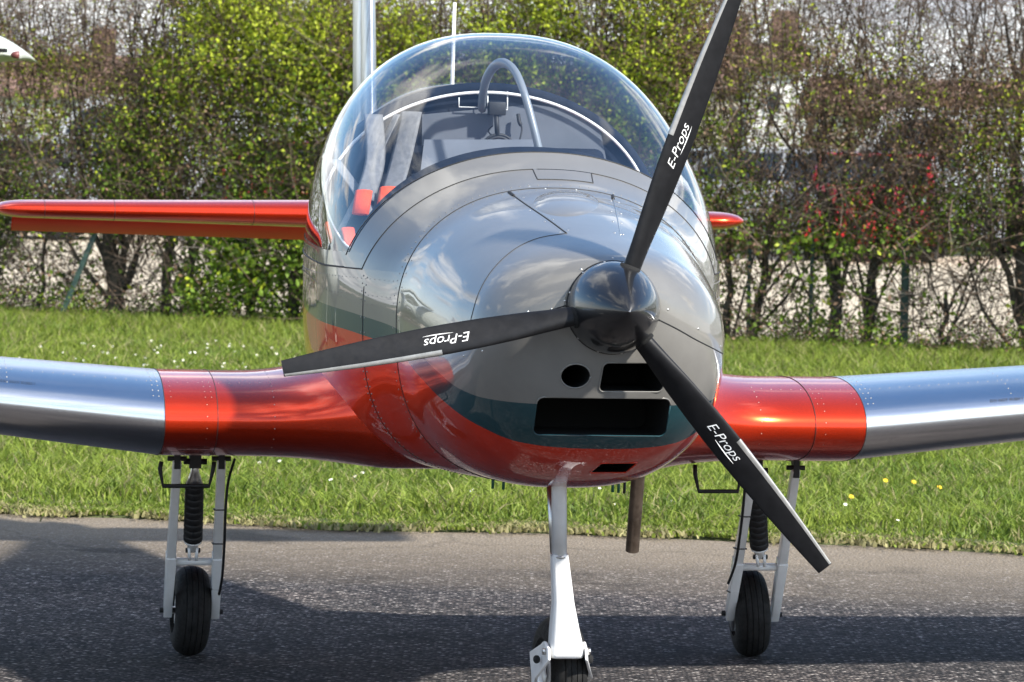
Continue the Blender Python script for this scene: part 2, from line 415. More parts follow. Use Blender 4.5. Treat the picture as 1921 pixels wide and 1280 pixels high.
_m = plain('meadow', (0.09, 0.11, 0.03), rough=0.95); _m.link(_m.ramp(_m.noise(0.6, 9, 0.75), [(0.3, (0.05, 0.075, 0.02)), (0.7, (0.16, 0.16, 0.06))]), _m.b.inputs['Base Color']); _m.bump(_m.noise(12, 5), 0.8, 0.05); M_field = _m.m

# ================================================================== GROUND
def edge_y(x): return 17.62 - 0.2 * x + 0.10 * math.sin(x * 1.9) + 0.06 * math.sin(x * 4.3 + 1) + 0.03 * math.sin(x * 11)
def strip(name, y0f, y1f, z, m, x0=-60, x1=60, n=241, lab=None):
    xs = lin(x0, x1, n)
    V = [(x, y0f(x), z) for x in xs] + [(x, y1f(x), z) for x in xs]
    Fc = [(i, i + 1, i + 1 + n, i + n) for i in range(n - 1)]
    o = obj(name, (V, Fc), m, smooth=False); tag(o, lab, kind='structure'); return o
g = obj('ground', ([(-1500, -1500, -0.012), (1500, -1500, -0.012), (1500, 1800, -0.012), (-1500, 1800, -0.012)], [(0, 1, 2, 3)]), M_field, smooth=False)
tag(g, 'green meadow ground reaching the horizon', kind='structure')
strip('taxiway', lambda x: -14 - 0.2 * x, edge_y, 0.0, M_asph, lab='dark grey worn asphalt taxiway under the aeroplane')
def verge():
    xs = lin(-40, 40, 321); rows = [0.0, 0.03, 0.08, 0.18, 0.5, 1.5, 4, 7, 10.5, 14, 15, 16, 16.9]
    V = []
    for k, r in enumerate(rows):
        for x in xs:
            z = [-0.006, 0.008, 0.018, 0.026, 0.03, 0.035, 0.03, 0.03, 0.03, 0.05, 0.04, 0.03, -0.008][k]
            V.append((x, edge_y(x) + r * (1 if r < 3 else 1) - (0.3 * x if r > 10 else 0), z + (0.006 * math.sin(x * 7 + r * 5) if 0 < k < 11 else 0)))
    n = len(xs); Fc = [(j * n + i, j * n + i + 1, (j + 1) * n + i + 1, (j + 1) * n + i) for j in range(len(rows) - 1) for i in range(n - 1)]
    o = obj('grass_verge', (V, Fc), M_soil); tag(o, 'soil and turf of the verge between taxiway and hedge', kind='structure')
verge()
strip('gravel_yard', lambda x: 34.3 - 0.5 * x, lambda x: 64 - 0.2 * x, -0.004, M_gravel, lab='pale gravel car park behind the hedge')

# ================================================================== AEROPLANE
plane = empty('aeroplane'); plane.matrix_world = AEM
tag(plane, 'low wing light aeroplane in grey and orange with three blade propeller on the asphalt', 'aeroplane')

# section table: s, half width, zc, top, bottom, n_top, n_bottom
SEC = [
 (0.015, .125, 1.165, 1.290, 1.040, 2.0, 2.0),
 (0.05, .195, 1.130, 1.302, 0.945, 2.0, 2.15),
 (0.10, .255, 1.100, 1.314, 0.860, 2.05, 2.3),
 (0.18, .308, 1.080, 1.330, 0.790, 2.1, 2.35),
 (0.30, .345, 1.070, 1.352, 0.738, 2.1, 2.4),
 (0.50, .380, 1.070, 1.388, 0.690, 2.15, 2.45),
 (0.72, .408, 1.080, 1.424, 0.664, 2.2, 2.5),
 (0.95, .430, 1.100, 1.462, 0.654, 2.25, 2.6),
 (1.20, .502, 1.130, 1.555, 0.650, 2.2, 3.0),
 (1.50, .566, 1.160, 1.735, 0.650, 2.3, 3.3),
 (1.75, .574, 1.180, 1.848, 0.650, 2.38, 3.5),
 (2.00, .570, 1.190, 1.900, 0.650, 2.40, 3.5),
 (2.30, .546, 1.190, 1.892, 0.652, 2.35, 3.3),
 (2.60, .505, 1.190, 1.835, 0.668, 2.25, 3.0),
 (3.00, .440, 1.190, 1.705, 0.71, 2.1, 2.8),
 (3.60, .330, 1.200, 1.56, 0.81, 2.1, 2.5),
 (4.40, .200, 1.220, 1.46, 0.95, 2.1, 2.3),
 (5.20, .095, 1.240, 1.40, 1.08, 2.1, 2.2),
 (5.75, .030, 1.250, 1.36, 1.15, 2.0, 2.0),
]
SA = np.array(SEC)
def secp(s):
    x = SA[:, 0]; s = min(max(s, x[0]), x[-1]); i = int(min(max(np.searchsorted(x, s) - 1, 0), len(x) - 2))
    h = x[i + 1] - x[i]; t = (s - x[i]) / h
    def slope(j):
        if j == 0: return (SA[1, 1:] - SA[0, 1:]) / (x[1] - x[0])
        if j == len(x) - 1: return (SA[-1, 1:] - SA[-2, 1:]) / (x[-1] - x[-2])
        h0 = x[j] - x[j - 1]; h1 = x[j + 1] - x[j]
        d0 = (SA[j, 1:] - SA[j - 1, 1:]) / h0; d1 = (SA[j + 1, 1:] - SA[j, 1:]) / h1
        return (d0 * h1 + d1 * h0) / (h0 + h1)
    m0, m1 = slope(i), slope(i + 1); p0, p1 = SA[i, 1:], SA[i + 1, 1:]
    return (2*t**3 - 3*t**2 + 1) * p0 + (t**3 - 2*t**2 + t) * h * m0 + (-2*t**3 + 3*t**2) * p1 + (t**3 - t**2) * h * m1
def surf(s, th, off=0.0):
    w, zc, zt, zb, nt, nb = secp(s)
    c, sn = math.cos(th), math.sin(th)
    n = nt if sn >= 0 else nb; h = (zt - zc) if sn >= 0 else (zc - zb)
    return Vector(((w + off) * math.copysign(abs(c) ** (2 / n), c), s, zc + (h + off) * math.copysign(abs(sn) ** (2 / n), sn)))
def th_z(s, z):
    w, zc, zt, zb, nt, nb = secp(s)
    r = min(max((z - zc) / (zt - zc), 0), 1)
    return math.asin(r ** (nt / 2))
def sill(s):
    return 1.225 + 0.035 * max(0, min(1, (s - 1.5) / 1.2))
TOP_N = 64
TAU = 2 * math.pi

# ---- cowling, closed so that the intakes can be cut
cs = [0.015, 0.03, 0.05, 0.07, 0.085, 0.10, 0.12, 0.14, 0.16, 0.18, 0.21, 0.24, 0.27, 0.30, 0.34, 0.38, 0.43, 0.48, 0.54, 0.6, 0.66, 0.72, 0.78, 0.84, 0.9, 0.944]
NTH = 120
cv, cf = grid(lambda u, v: surf(v, u), [TAU * k / NTH for k in range(NTH)], cs, close_u=True)
cf.append(tuple(range(NTH - 1, -1, -1))); cf.append(tuple((len(cs) - 1) * NTH + k for k in range(NTH)))
cowl = obj('engine_cowling', (cv, cf), [M_paint, M_void], plane)
recalc(cowl)
def rrect(cx, cz, hw, hh, r, n=6, skew=0.0):
    P = []
    for (sx, sz, a0) in ((1, 1, 0), (-1, 1, 90), (-1, -1, 180), (1, -1, 270)):
        for k in range(n + 1):
            a = R(a0 + 90 * k / n)
            P.append((cx + sx * (hw - r) + r * math.cos(a) + skew * (sz * (hh - r) + r * math.sin(a)), cz + sz * (hh - r) + r * math.sin(a)))
    return P
def prism_xz(P, y0, y1):
    n = len(P); V = [(x, y0, z) for x, z in P] + [(x, y1, z) for x, z in P]
    Fc = [(i, (i + 1) % n, (i + 1) % n + n, i + n) for i in range(n)] + [tuple(range(n - 1, -1, -1)), tuple(range(n, 2 * n))]
    return V, Fc
def pxrect(x0, y0, x1, y1, s, r, skew=0):
    a = PS(x0, y0, s); b = PS(x1, y1, s)
    return rrect((a.x + b.x) / 2, (a.z + b.z) / 2, abs(b.x - a.x) / 2, abs(a.z - b.z) / 2, r, skew=skew)
c0 = PS(1072, 703, 0.10)
OPEN = [([(c0.x + 0.037 * math.cos(TAU * k / 28), c0.z + 0.031 * math.sin(TAU * k / 28)) for k in range(28)], -0.1, 0.42),
        (pxrect(1119, 677, 1240, 734, 0.10, 0.014, 0.10), -0.1, 0.42),
        (pxrect(1001, 742, 1249, 819, 0.14, 0.018), -0.1, 0.45),
        (pxrect(1109, 863, 1180, 887, 0.32, 0.004, 0.5), 0.0, 0.50)]
def bool_cut(o, cutters):
    for P, y0, y1 in cutters:
        cu = obj('cutter', prism_xz(P, y0, y1), [M_void], plane, smooth=False); recalc(cu)
        md = o.modifiers.new('b', 'BOOLEAN'); md.operation = 'DIFFERENCE'; md.object = cu; md.solver = 'EXACT'
        try: md.material_mode = 'TRANSFER'
        except Exception: pass
        bpy.context.view_layer.update()
        dg = bpy.context.evaluated_depsgraph_get()
        me = bpy.data.meshes.new_from_object(o.evaluated_get(dg)); old = o.data
        o.modifiers.clear(); o.data = me; bpy.data.meshes.remove(old)
        cm = cu.data; bpy.data.objects.remove(cu); bpy.data.meshes.remove(cm)
    o.data.name = o.name
bvh_cowl = BVHTree.FromPolygons(cv, cf)
bool_cut(cowl, OPEN)
bm = bmesh.new(); bm.from_mesh(cowl.data)
for e in bm.edges:
    if len(e.link_faces) == 2:
        if e.calc_face_angle(0) > R(30): e.smooth = False
for f in bm.faces: f.smooth = True
bm.to_mesh(cowl.data); bm.free()
def on_cowl(px, py, off=0.0008, bv=None):
    o, d = ray(px, py); h = (bv or bvh_cowl).ray_cast(o, d)
    if h[0] is None: return None, None
    return h[0] - d.normalized() * off, h[1]
def surf_at(x, z, y0=-0.3):
    h = bvh_cowl.ray_cast(Vector((x, y0, z)), Vector((0, 1, 0)))
    return h[0]
# rolled lips round the intakes
for P, y0, y1 in OPEN:
    pts = []
    for (x, z) in P + [P[0]]:
        h = surf_at(x, z)
        if h is not None: pts.append(h + Vector((0, -0.0005, 0)))
    if len(pts) > 4: obj('intake_lip', tube(pts, 0.0022, 6), M_paint, cowl)

# ---- fuselage skins
def sf(u):    # front edge of the clear canopy, u 0..1 across the top
    return 1.20 + 0.13 * abs(2 * u - 1) ** 2.6
def sf2(u):   # front edge of the canopy frame
    return 1.095 + 0.11 * abs(2 * u - 1) ** 2.6
def topfn(s, u, off=0.0, zs=None):
    a = th_z(s, sill(s) if zs is None else zs(s))
    return surf(s, a + (math.pi - 2 * a) * (1 - u), off)
US = lin(0, 1, TOP_N + 1)
def clampf(a, b, t): return a + (b - a) * t
deck = obj('fuselage_deck', grid(lambda u, v: topfn(clampf(0.9455, sf2(u), v), u), US, lin(0, 1, 10)), M_paint, plane)
def lowfn(u, s):
    a = th_z(s, sill(s)); t0 = math.pi - a; t1 = TAU + a
    return surf(s, t0 + (t1 - t0) * u)
ls = [0.9455 + 0.05 * k for k in range(int((5.75 - 0.9455) / 0.05) + 1)] + [5.75]
fus = obj('fuselage', grid(lowfn, lin(0, 1, 121), ls), M_paint, plane)
srear = lambda u: 2.86
reardeck = obj('rear_deck', grid(lambda u, v: topfn(clampf(srear(u) + .02, 5.75, v), u), US, lin(0, 1, 40)), M_grey, plane)
for o_ in (deck, fus, reardeck): recalc(o_)
# firewall joint: cowling overlaps 1 mm, dark shadow gap follows
gapv = tube([surf(0.9452, TAU * k / 90, 0.0004) for k in range(91)], 0.0012, 6)
obj('cowling_joint', gapv, M_seam, fus)

# ---- canopy
canopy = empty('canopy', parent=plane)
zs_glass = lambda s: sill(s) + 0.035
gl = obj('acrylic_bubble', grid(lambda u, v: topfn(clampf(sf(u), srear(u) - 0.03, v), u, -0.002, zs_glass), US, lin(0, 1, 40)), M_glass, canopy); recalc(gl)
# front band of the frame, and the side rails
def band(u, v): return topfn(clampf(sf2(u) + .003, sf(u), v), u, 0.0005)
fr1 = obj('canopy_front_frame', grid(band, US, lin(0, 1, 5)), M_grey, canopy); recalc(fr1)
for side in (0, 1):
    def rail(a, s, side=side):
        z = sill(s) + 0.003 + (zs_glass(s) - sill(s)) * a
        t = th_z(s, z); return surf(s, math.pi - t if side == 0 else t, 0.0006)
    rr = obj('canopy_side_rail', grid(rail, lin(0, 1.15, 4), lin(1.215, 2.85, 48)), M_grey, canopy); recalc(rr)
obj('canopy_rear_frame', tube([topfn(2.845, u, -0.004) for u in US], 0.012, 8, squash=(1, .5)), M_grey, canopy)
# glare shield under the screen
def coam(u, v):
    p = topfn(sf(u) - .01, u, -0.006); k = max(0, 1 - abs(2 * u - 1) ** 3)
    return p + Vector((-.02 * v * (2 * (1 - u) - 1) * -1, 0.26 * v, (0.026 * math.sin(v * math.pi * .62)) * k))
gsf = obj('glare_shield', grid(coam, US, lin(0, 1, 12)), M_seat, plane); recalc(gsf)
dashv = []
dash = obj('instrument_panel', grid(lambda u, v: Vector((0.5 * (2 * u - 1), 1.34 + 0.06 * abs(2*u-1), 1.0 + (1.50 - 0.26 * abs(2 * u - 1) ** 2.4 - 1.0) * v)), lin(0, 1, 24), lin(0, 1, 6)), M_seat, plane)
# moulded clear edge lines
edge = [topfn(sf(u) + .001, u, 0.001, zs_glass) for u in US]
obj('canopy_edge', tube(edge, 0.0015, 6), M_seam, canopy)
seam = [topfn(sf2(u) + .0015, u, 0.0003) for u in US]
# hatch notch in the frame seam
def seam_u(u): return topfn(sf2(u), u, 0.0006)
notch = []
for u in US:
    if abs(u - 0.53) < 0.055: continue
    notch.append(seam_u(u))
    if u < 0.53 and u + 1 / TOP_N > 0.475:
        for du, ds in [(0.475, -.006 * k) for k in range(13)] + [(.475 + .011 * k, -.075) for k in range(11)] + [(0.585, -.075 + .00625 * k) for k in range(13)]:
            notch.append(topfn(sf2(du) + ds, du, 0.0008))
obj('canopy_seam', tube(notch, 0.0013, 6), M_seam, canopy)
sidel = lambda sd: [surf(s, (math.pi - th_z(s, sill(s))) if sd == 0 else th_z(s, sill(s)), 0.0006) for s in lin(1.205, 2.86, 48)]
for sd_ in (0, 1): obj('canopy_seam', tube(sidel(sd_), 0.0022, 6), M_seam, canopy)

# ---- cockpit interior
bw, bz, bt = 0.512, 1.345, 1.738
def arch(t, dw=0.0): return Vector(((bw + dw) * math.cos(t), 0, bz + (bt + dw - bz) * math.sin(t)))
SB = 2.28
wall = [Vector((0, SB, bz))] + [arch(t) + Vector((0, SB, 0)) for t in lin(0, math.pi, 49)]
wf = [(0, i, i + 1) for i in range(1, 49)] + [(1, 0, 49, 51, 50)]
wall += [Vector((bw, SB, 0.75)), Vector((-bw, SB, 0.75))]
obj('bulkhead', (wall, [(0, i, i + 1) for i in range(1, 49)] + [(50, 1, 0), (50, 0, 51), (0, 49, 51)]), M_seat, plane, smooth=False)
obj('bulkhead_arch', tube([arch(t, 0.004) + Vector((0, SB - .01, 0)) for t in lin(-0.3, math.pi + 0.3, 60)], 0.017, 10), M_seat, plane)
obj('arch_seal', tube([arch(t, -0.010) + Vector((0, SB - .035, 0)) for t in lin(-0.1, math.pi + 0.1, 60)], 0.0048, 8), M_sealw, plane)
# pale baggage trim between the seats
def q(px, py, s): p = PS(px, py, s); return Vector((p.x, s, p.z))
tr_ = [q(792, 215, SB - .012), q(1000, 196, SB - .012), q(1120, 215, SB - .012), q(1150, 360, SB - .012), q(790, 360, SB - .012)]
obj('baggage_trim', (tr_, [(0, 1, 2, 3, 4)]), M_panel, plane, smooth=False)
sh = [q(796, 262, SB - .10), q(1000, 262, SB - .10), q(1010, 345, SB - .22), q(786, 345, SB - .22)]
obj('baggage_shelf', (sh, [(0, 1, 2, 3)]), M_panel, plane, smooth=False)
# harness hanging over the picture-left seat, ends in orange pads
for pts_, w_ in (([(700, 215, 2.22), (704, 300, 2.15), (684, 372, 2.05)], .030), ([(772, 210, 2.22), (752, 300, 2.15), (732, 368, 2.05)], .034), ([(628, 300, 2.2), (672, 360, 2.1), (716, 432, 1.95)], .022), ([(745, 215, 2.22), (690, 330, 2.18), (640, 430, 2.05)], .022)):
    obj('shoulder_strap', tube(smoothpath([q(*p_) for p_ in pts_], 6), w_, 8, squash=(1, .10)), M_cloth, plane)
for pts_, w_ in (([(683, 358, 2.04), (676, 402, 2.0)], .026), ([(731, 352, 2.04), (723, 398, 2.0)], .030), ([(652, 428, 1.98), (660, 462, 1.95)], .022), ([(612, 420, 2.1), (621, 452, 2.08)], .020), ([(694, 412, 1.95), (701, 428, 1.93)], .014)):
    obj('strap_pad', tube([q(*p_) for p_ in pts_], w_, 8, squash=(1, .3)), M_redcl, plane)
obj('sill_seal', tube(smoothpath([q(605, 342, 2.25), q(608, 372, 2.22), q(622, 415, 2.15), q(645, 455, 1.95), q(672, 476, 1.75)], 8), .0028, 6), M_sealw, plane)
# overhead hoop
hp = smoothpath([q(1012, 285, 1.82), q(1000, 235, 1.83), q(985, 180, 1.86), q(968, 138, 1.93), q(948, 119, 2.0), q(928, 124, 2.08), q(912, 150, 2.14), q(905, 185, 2.20), q(904, 205, 2.24)], 8)
obj('roll_hoop', tube(hp, 0.0145, 12, squash=(1.0, 0.8)), M_hoop, plane)
for (xa, xb, ya, yb) in ((861, 900, 183, 201), (915, 952, 178, 205)):
    pts = [q(xa, ya, SB - .03), q(xa, yb, SB - .03), q(xb, yb + 1, SB - .03), q(xb, ya - 6, SB - .03)]
    obj('wire_hook', tube(pts, 0.0022, 6), M_sealw, plane)
# seats and harness
for sx in (-1, 1):
    seat = bbox('seat', (0.255 * sx, 2.20, 1.17), (0.20, 0.05, 0.29), M_seat, plane, 0.04, Matrix.Rotation(R(-12), 3, 'X'), 4)
    bbox('headrest', (0.255 * sx, 2.25, 1.50), (0.10, 0.035, 0.065), M_seat, seat, 0.03, seg=4)
    for k, (dx, lean) in enumerate(((-0.06, -0.10), (0.06, 0.12))):
        p = [(0.255 * sx + dx * 0.6, 2.27, 1.50), (0.255 * sx + dx, 2.16, 1.44), (0.255 * sx + dx + lean * .4, 2.10, 1.30), (0.255 * sx + dx + lean, 2.06, 1.14)]
        obj('shoulder_strap', tube(smoothpath(p, 6), 0.026, 8, squash=(1, .12)), M_cloth, seat)
        pp = [(0.255 * sx + dx + lean * .28, 2.108, 1.37), (0.255 * sx + dx + lean * .75, 2.068, 1.22)]
        obj('strap_pad', tube(smoothpath(pp, 4), 0.038, 8, squash=(1, .25)), M_redcl, seat)
# light cover sheet over the picture-left seat, seen as pale folds
def sheet(x0, x1, z0, z1, s0, s1, name):
    def fn(u, v):
        return Vector((x0 + (x1 - x0) * u + 0.02 * math.sin(v * 5 + u * 9), s0 + (s1 - s0) * (1 - v) + 0.012 * math.sin(u * 31 + v * 3), z0 + (z1 - z0) * v))
    o = obj(name, grid(fn, lin(0, 1, 26), lin(0, 1, 12)), M_cloth, plane); return o

# ---- blister, hinge lines, seams and rivets of the cowling
def blister():
    us = lin(0, TAU * (1 - 1 / 40), 40); rs = [0.02, .2, .4, .55, .7, .8, .88, .94, 1.0]
    V = [] ; Fc = []
    for r in rs:
        for a in us:
            px = 1062 + 62 * r * math.cos(a); py = 382 + 25 * r * math.sin(a)
            p, n = on_cowl(px, py, 0)
            h = 0.011 * (1 - r ** 2.2) ** 0.9 - 0.0005 * (r == 1.0)
            V.append(p + Vector((0, -0.1, 1)).normalized() * h)
    n = len(us)
    for j in range(len(rs) - 1):
        for i in range(n):
            Fc.append((j * n + i, j * n + (i + 1) % n, (j + 1) * n + (i + 1) % n, (j + 1) * n + i))
    Fc.append(tuple(range(n)))
    o = obj('blister', (V, Fc), M_grey, cowl); recalc(o)
blister()
def seamline(pts, rad=0.0013, mat=None, name='panel_seam', n=8, parent=None, bv=None):
    out = []
    sm = smoothpath([Vector((a, b, 0)) for a, b in pts], n)
    for p in sm:
        h, _ = on_cowl(p.x, p.y, 0.0004, bv)
        if h is not None: out.append(h)
    if len(out) > 1: return obj(name, tube(out, rad, 6), mat or M_seam, parent or cowl)
seamline([(955, 361), (985, 383), (1025, 410), (1063, 438)], 0.0022, name='hinge_line')
seamline([(1063, 438), (1010, 447), (965, 468), (925, 505), (898, 550), (882, 605)])
seamline([(1149, 368), (1155, 395), (1160, 420), (1164, 441)], 0.0018, M_steel, name='hinge_line')
seamline([(1236, 600), (1270, 617), (1305, 637), (1340, 655), (1356, 664)], 0.0018)
seamline([(1062, 573), (1040, 580), (1010, 588), (980, 592)], 0.0018)
for a, b in (((955, 361), (964, 368)), ((1149, 364), (1150, 374))): seamline([a, b], 0.0048, M_black, 'hinge_slot')
for x in (990, 1024, 1046, 1080): seamline([(x, 340), (x + 8, 351)], 0.0011, M_grey, 'panel_seam')
RV = []
def dome(p, nrm, r=0.0032):
    p = Vector(p); nrm = Vector(nrm).normalized()
    a = nrm.orthogonal().normalized(); b = nrm.cross(a)
    V = [p + nrm * r * 0.55]
    for k in range(6): V.append(p + (a * math.cos(TAU * k / 6) + b * math.sin(TAU * k / 6)) * r * .72 + nrm * r * .36)
    for k in range(6): V.append(p + (a * math.cos(TAU * k / 6) + b * math.sin(TAU * k / 6)) * r - nrm * 0.0003)
    Fc = [(0, 1 + k, 1 + (k + 1) % 6) for k in range(6)] + [(1 + k, 7 + k, 7 + (k + 1) % 6, 1 + (k + 1) % 6) for k in range(6)]
    return V, Fc
def rivs_px(lst, r=0.0032, bv=None):
    out = []
    for a, b in lst:
        h, n = on_cowl(a, b, 0.0, bv)
        if h is not None:
            if n.dot(h - AEI @ Vector((0, 0, CAMH))) > 0: n = -n
            out.append(dome(h, n, r))
    return out
def along(pts, step):
    pts = [Vector((a, b, 0)) for a, b in pts]; sm = smoothpath(pts, 20); out = []; acc = 0
    for a, b in zip(sm[:-1], sm[1:]):
        acc += (b - a).length
        if acc >= step: out.append((b.x, b.y)); acc = 0
    return out
L = []
L += [(966, 374), (982, 371), (994, 395), (1008, 392), (1022, 416), (1037, 412), (1051, 436), (1066, 432)]
L += [(1146, 377), (1161, 380), (1147, 397), (1165, 401), (1150, 416), (1166, 419), (1153, 437), (1169, 440)]
L += [(938, 357), (965, 356), (1023, 354), (1081, 356), (1136, 361), (1155, 364)]
L += [(1253, 581), (1310, 617), (1352, 650), (1035, 580), (990, 585), (1232, 556), (1228, 615), (1188, 655), (1125, 660), (1060, 565), (1090, 505), (1150, 484)]
L += [(905, 659), (870, 668)]
rv = join(*rivs_px(L, 0.0034))
tag(obj('screws', rv, M_steel, cowl), kind='stuff')
# rivets round the firewall and along the skins
RVV = []
def nrm_at(s, th):
    a = surf(s, th + .01) - surf(s, th - .01); b = surf(s + .01, th) - surf(s - .01, th)
    n = a.cross(b).normalized(); c = Vector((0, s, secp(s)[1]))
    return n if n.dot(surf(s, th) - c) > 0 else -n
for s_, off in ((0.925, 0), (0.972, .5)):
    for k in range(120):
        th = TAU * (k + off) / 120
        if s_ < .95 and k % 2: continue
        RVV.append(dome(surf(s_, th), nrm_at(s_, th), 0.0029))
for s_ in (1.16, 1.185):
    for th in [math.pi - 0.25 + k * 0.045 for k in range(48)] + [-0.9 + k * 0.045 for k in range(20)]:
        if 0.2 < (th % TAU) < math.pi - .2: continue
        RVV.append(dome(surf(s_, th), nrm_at(s_, th), 0.0029))
for zz in (1.20, 1.155, 1.13):
    for s_ in [1.0 + .028 * k for k in range(48 if zz > 1.14 else 40)]:
        for side in (0, 1):
            a = th_z(s_, zz); th = math.pi - a if side == 0 else a
            RVV.append(dome(surf(s_, th), nrm_at(s_, th), 0.0020))
tag(obj('rivets', join(*RVV), M_grey, fus), kind='stuff')
for s_ in (1.172,):
    for sd_ in (0, 1):
        ths = lin(math.pi - .1, math.pi + 1.05, 30) if sd_ == 0 else lin(-1.05, .1, 30)
        obj('panel_seam', tube([surf(s_, t, 0.0002) for t in ths], 0.0011, 6), M_seam, fus)
# small data plates on the side skin
for sx, ths in ((1, math.pi + .52),):
    pass

# ---- spinner
SPZ = 1.176; SPR = 0.1165
def spz(): pass
prof = []
LN = 0.235
for k in range(25):
    t = k / 24
    r = SPR * (1 - (1 - t) ** 1.0 * 1.0)
    x = t
    r = SPR * (math.sin(math.acos(max(0, min(1, 1 - x))) ) ** 1.0 * 0.45 + 0.55 * (1 - (1 - x) ** 1.55))
    prof.append((-LN * (1 - t), max(r, 0.0012)))
prof += [(0.012, SPR), (0.013, SPR * 0.98), (0.013, 0.02)]
spc = Vector((0, 0, SPZ))
spin = obj('spinner', lathe(prof, spc, 'y', 64), M_carbon, plane); recalc(spin, 50)
obj('spinner_tip', lathe([(-LN - .001, 0.0006), (-LN, 0.0022), (-LN + .006, .004)], spc, 'y', 16), M_steel, spin)
obj('back_plate_ring', lathe([(0.0095, SPR + .0004), (0.011, SPR + .002), (0.0165, SPR + .002), (0.018, SPR)], spc, 'y', 64), M_black, spin)
sc = []
for k in range(12):
    a = TAU * (k + .4) / 12
    sc.append(dome(spc + Vector(((SPR + .0005) * math.cos(a), 0.004, (SPR + .0005) * math.sin(a))), (math.cos(a), -.1, math.sin(a)), 0.0032))
tag(obj('screws', join(*sc), M_steel, spin), kind='stuff')

def text_mesh(body, size, shear=0.0, offset=0.0, spacing=1.0):
    cu = bpy.data.curves.new('t', 'FONT'); cu.body = body; cu.size = size; cu.shear = shear; cu.offset = offset; cu.space_character = spacing
    cu.align_x = 'LEFT'; cu.extrude = 0.0; cu.resolution_u = 4
    o = bpy.data.objects.new('t', cu); C.objects.link(o)
    bpy.context.view_layer.update(); dg = bpy.context.evaluated_depsgraph_get()
    me = bpy.data.meshes.new_from_object(o.evaluated_get(dg))
    V = [v.co.copy() for v in me.vertices]; Fc = [tuple(p.vertices) for p in me.polygons]
    bpy.data.objects.remove(o); bpy.data.curves.remove(cu); bpy.data.meshes.remove(me)
    return V, Fc

# ---- blades.  local blade axes: r outwards, c towards the leading edge, n forwards (towards the viewer)
def blade_sec(r):
    wch = np.interp(r, [.06, .10, .16, .25, .35, .45, .55, .65, .75, .85], [.038, .041, .050, .064, .073, .0765, .073, .066, .055, .041])
    tck = np.interp(r, [.06, .10, .16, .25, .40, .60, .85], [.040, .038, .028, .019, .013, .009, .005])
    pit = R(np.interp(r, [.06, .2, .4, .6, .85], [44, 36, 25, 18, 12]))
    return wch, tck, pit
def blade_pt(r, a, off=0.0):      # a = angle round the section, 0 = leading edge
    ch, tk, pit = blade_sec(r); ch = ch / math.cos(pit) * (0.80 if r < .1 else .97)
    c = 0.5 * ch * math.cos(a); x = 0.5 - 0.5 * math.cos(a)
    round_ = max(0, min(1, (0.2 - r) / 0.1))
    foil = math.sin(a) * tk * 0.5 * (1.25 - 0.55 * x) * (1.25 if math.sin(a) > 0 else .75)
    circ = math.sin(a) * tk * 0.5
    n = foil * (1 - round_) + circ * round_ + off * (1 if math.sin(a) >= 0 else -1)
    # pitch: leading edge forwards
    cc = c * math.cos(pit) - n * math.sin(pit); nn = c * math.sin(pit) * 0.9 + n * math.cos(pit)
    return Vector((r, cc, nn))
def make_blade(ang, lab=None):
    d = Vector((math.cos(ang), 0, math.sin(ang))); cdir = Vector((-math.sin(ang), 0, math.cos(ang))); fwd = Vector((0, -1, 0))
    o0 = Vector((0, -0.045, SPZ))
    T = lambda p: o0 + d * p.x + cdir * p.y + fwd * p.z
    rs = [.06, .075, .09, .105, .12, .14, .17, .2, .24, .28, .33, .38, .43, .48, .53, .58, .63, .68, .73, .78, .82, .842, .848]
    V, Fc = grid(lambda u, v: T(blade_pt(v, u)), [TAU * k / 36 for k in range(36)], rs, close_u=True)
    Fc.append(tuple(range((len(rs) - 1) * 36, len(rs) * 36)))
    b = obj('propeller_blade', (V, Fc), M_blade, plane); recalc(b, 60)
    if lab: b['label'] = lab
    # metal guard wrapped round the outer leading edge
    rg = lin(.452, .846, 24)
    gv = grid(lambda u, v: T(blade_pt(v, u, 0.0) + Vector((0, 0.0009 * math.cos(u), 0.0009))), lin(-0.75, 0.80, 12), rg)
    gv2 = grid(lambda u, v: T(blade_pt(v, u, 0.0011)), lin(-0.75, 0.80, 12), rg)
    gd = obj('leading_edge_guard', gv2, M_guard, b); recalc(gd)
    # lettering on the front face
    tv, tf = text_mesh('E-Props', 0.034, 0.36, -0.0002, 0.98)
    out = []
    x0 = min(v.x for v in tv); x1 = max(v.x for v in tv)
    def face(r, c):
        ch, tk, pit = blade_sec(r); chh = ch / math.cos(pit) * .97
        best = c / (0.5 * chh * math.cos(pit)); a = math.acos(max(-1, min(1, best)))
        # refine so that the projected chord position matches
        lo, hi = 0.02, math.pi - .02
        for _ in range(24):
            mid = (lo + hi) / 2
            if blade_pt(r, mid).y > c: lo = mid
            else: hi = mid
        p = blade_pt(r, (lo + hi) / 2, 0.0007); return p
    for v in tv:
        r = 0.375 + (v.x - x0) / (x1 - x0) * 0.118; c = -0.009 + v.y * 0.92
        out.append(T(face(r, c)))
    obj('lettering', (out, tf), M_lett, b, smooth=False)
    fl = [face(r, -0.0135 - .002 * math.sin((r - .42) * 30)) for r in lin(.415, .492, 14)]
    wv = [0.0002 + .0010 * math.sin(math.pi * k / 13) for k in range(14)]
    V2 = [T(p + Vector((0, w, 0))) for p, w in zip(fl, wv)] + [T(p - Vector((0, w, 0))) for p, w in zip(fl, wv)]
    obj('lettering_flourish', (V2, [(i, i + 1, i + 15, i + 14) for i in range(13)]), M_lett, b, smooth=False)
    # dark socket in the spinner where the shank leaves it
    pb = [T(Vector((r, .004, 0))) for r in (.078, .112)]
    obj('blade_socket', tube(pb, [0.030, 0.0265], 16), M_void, spin)
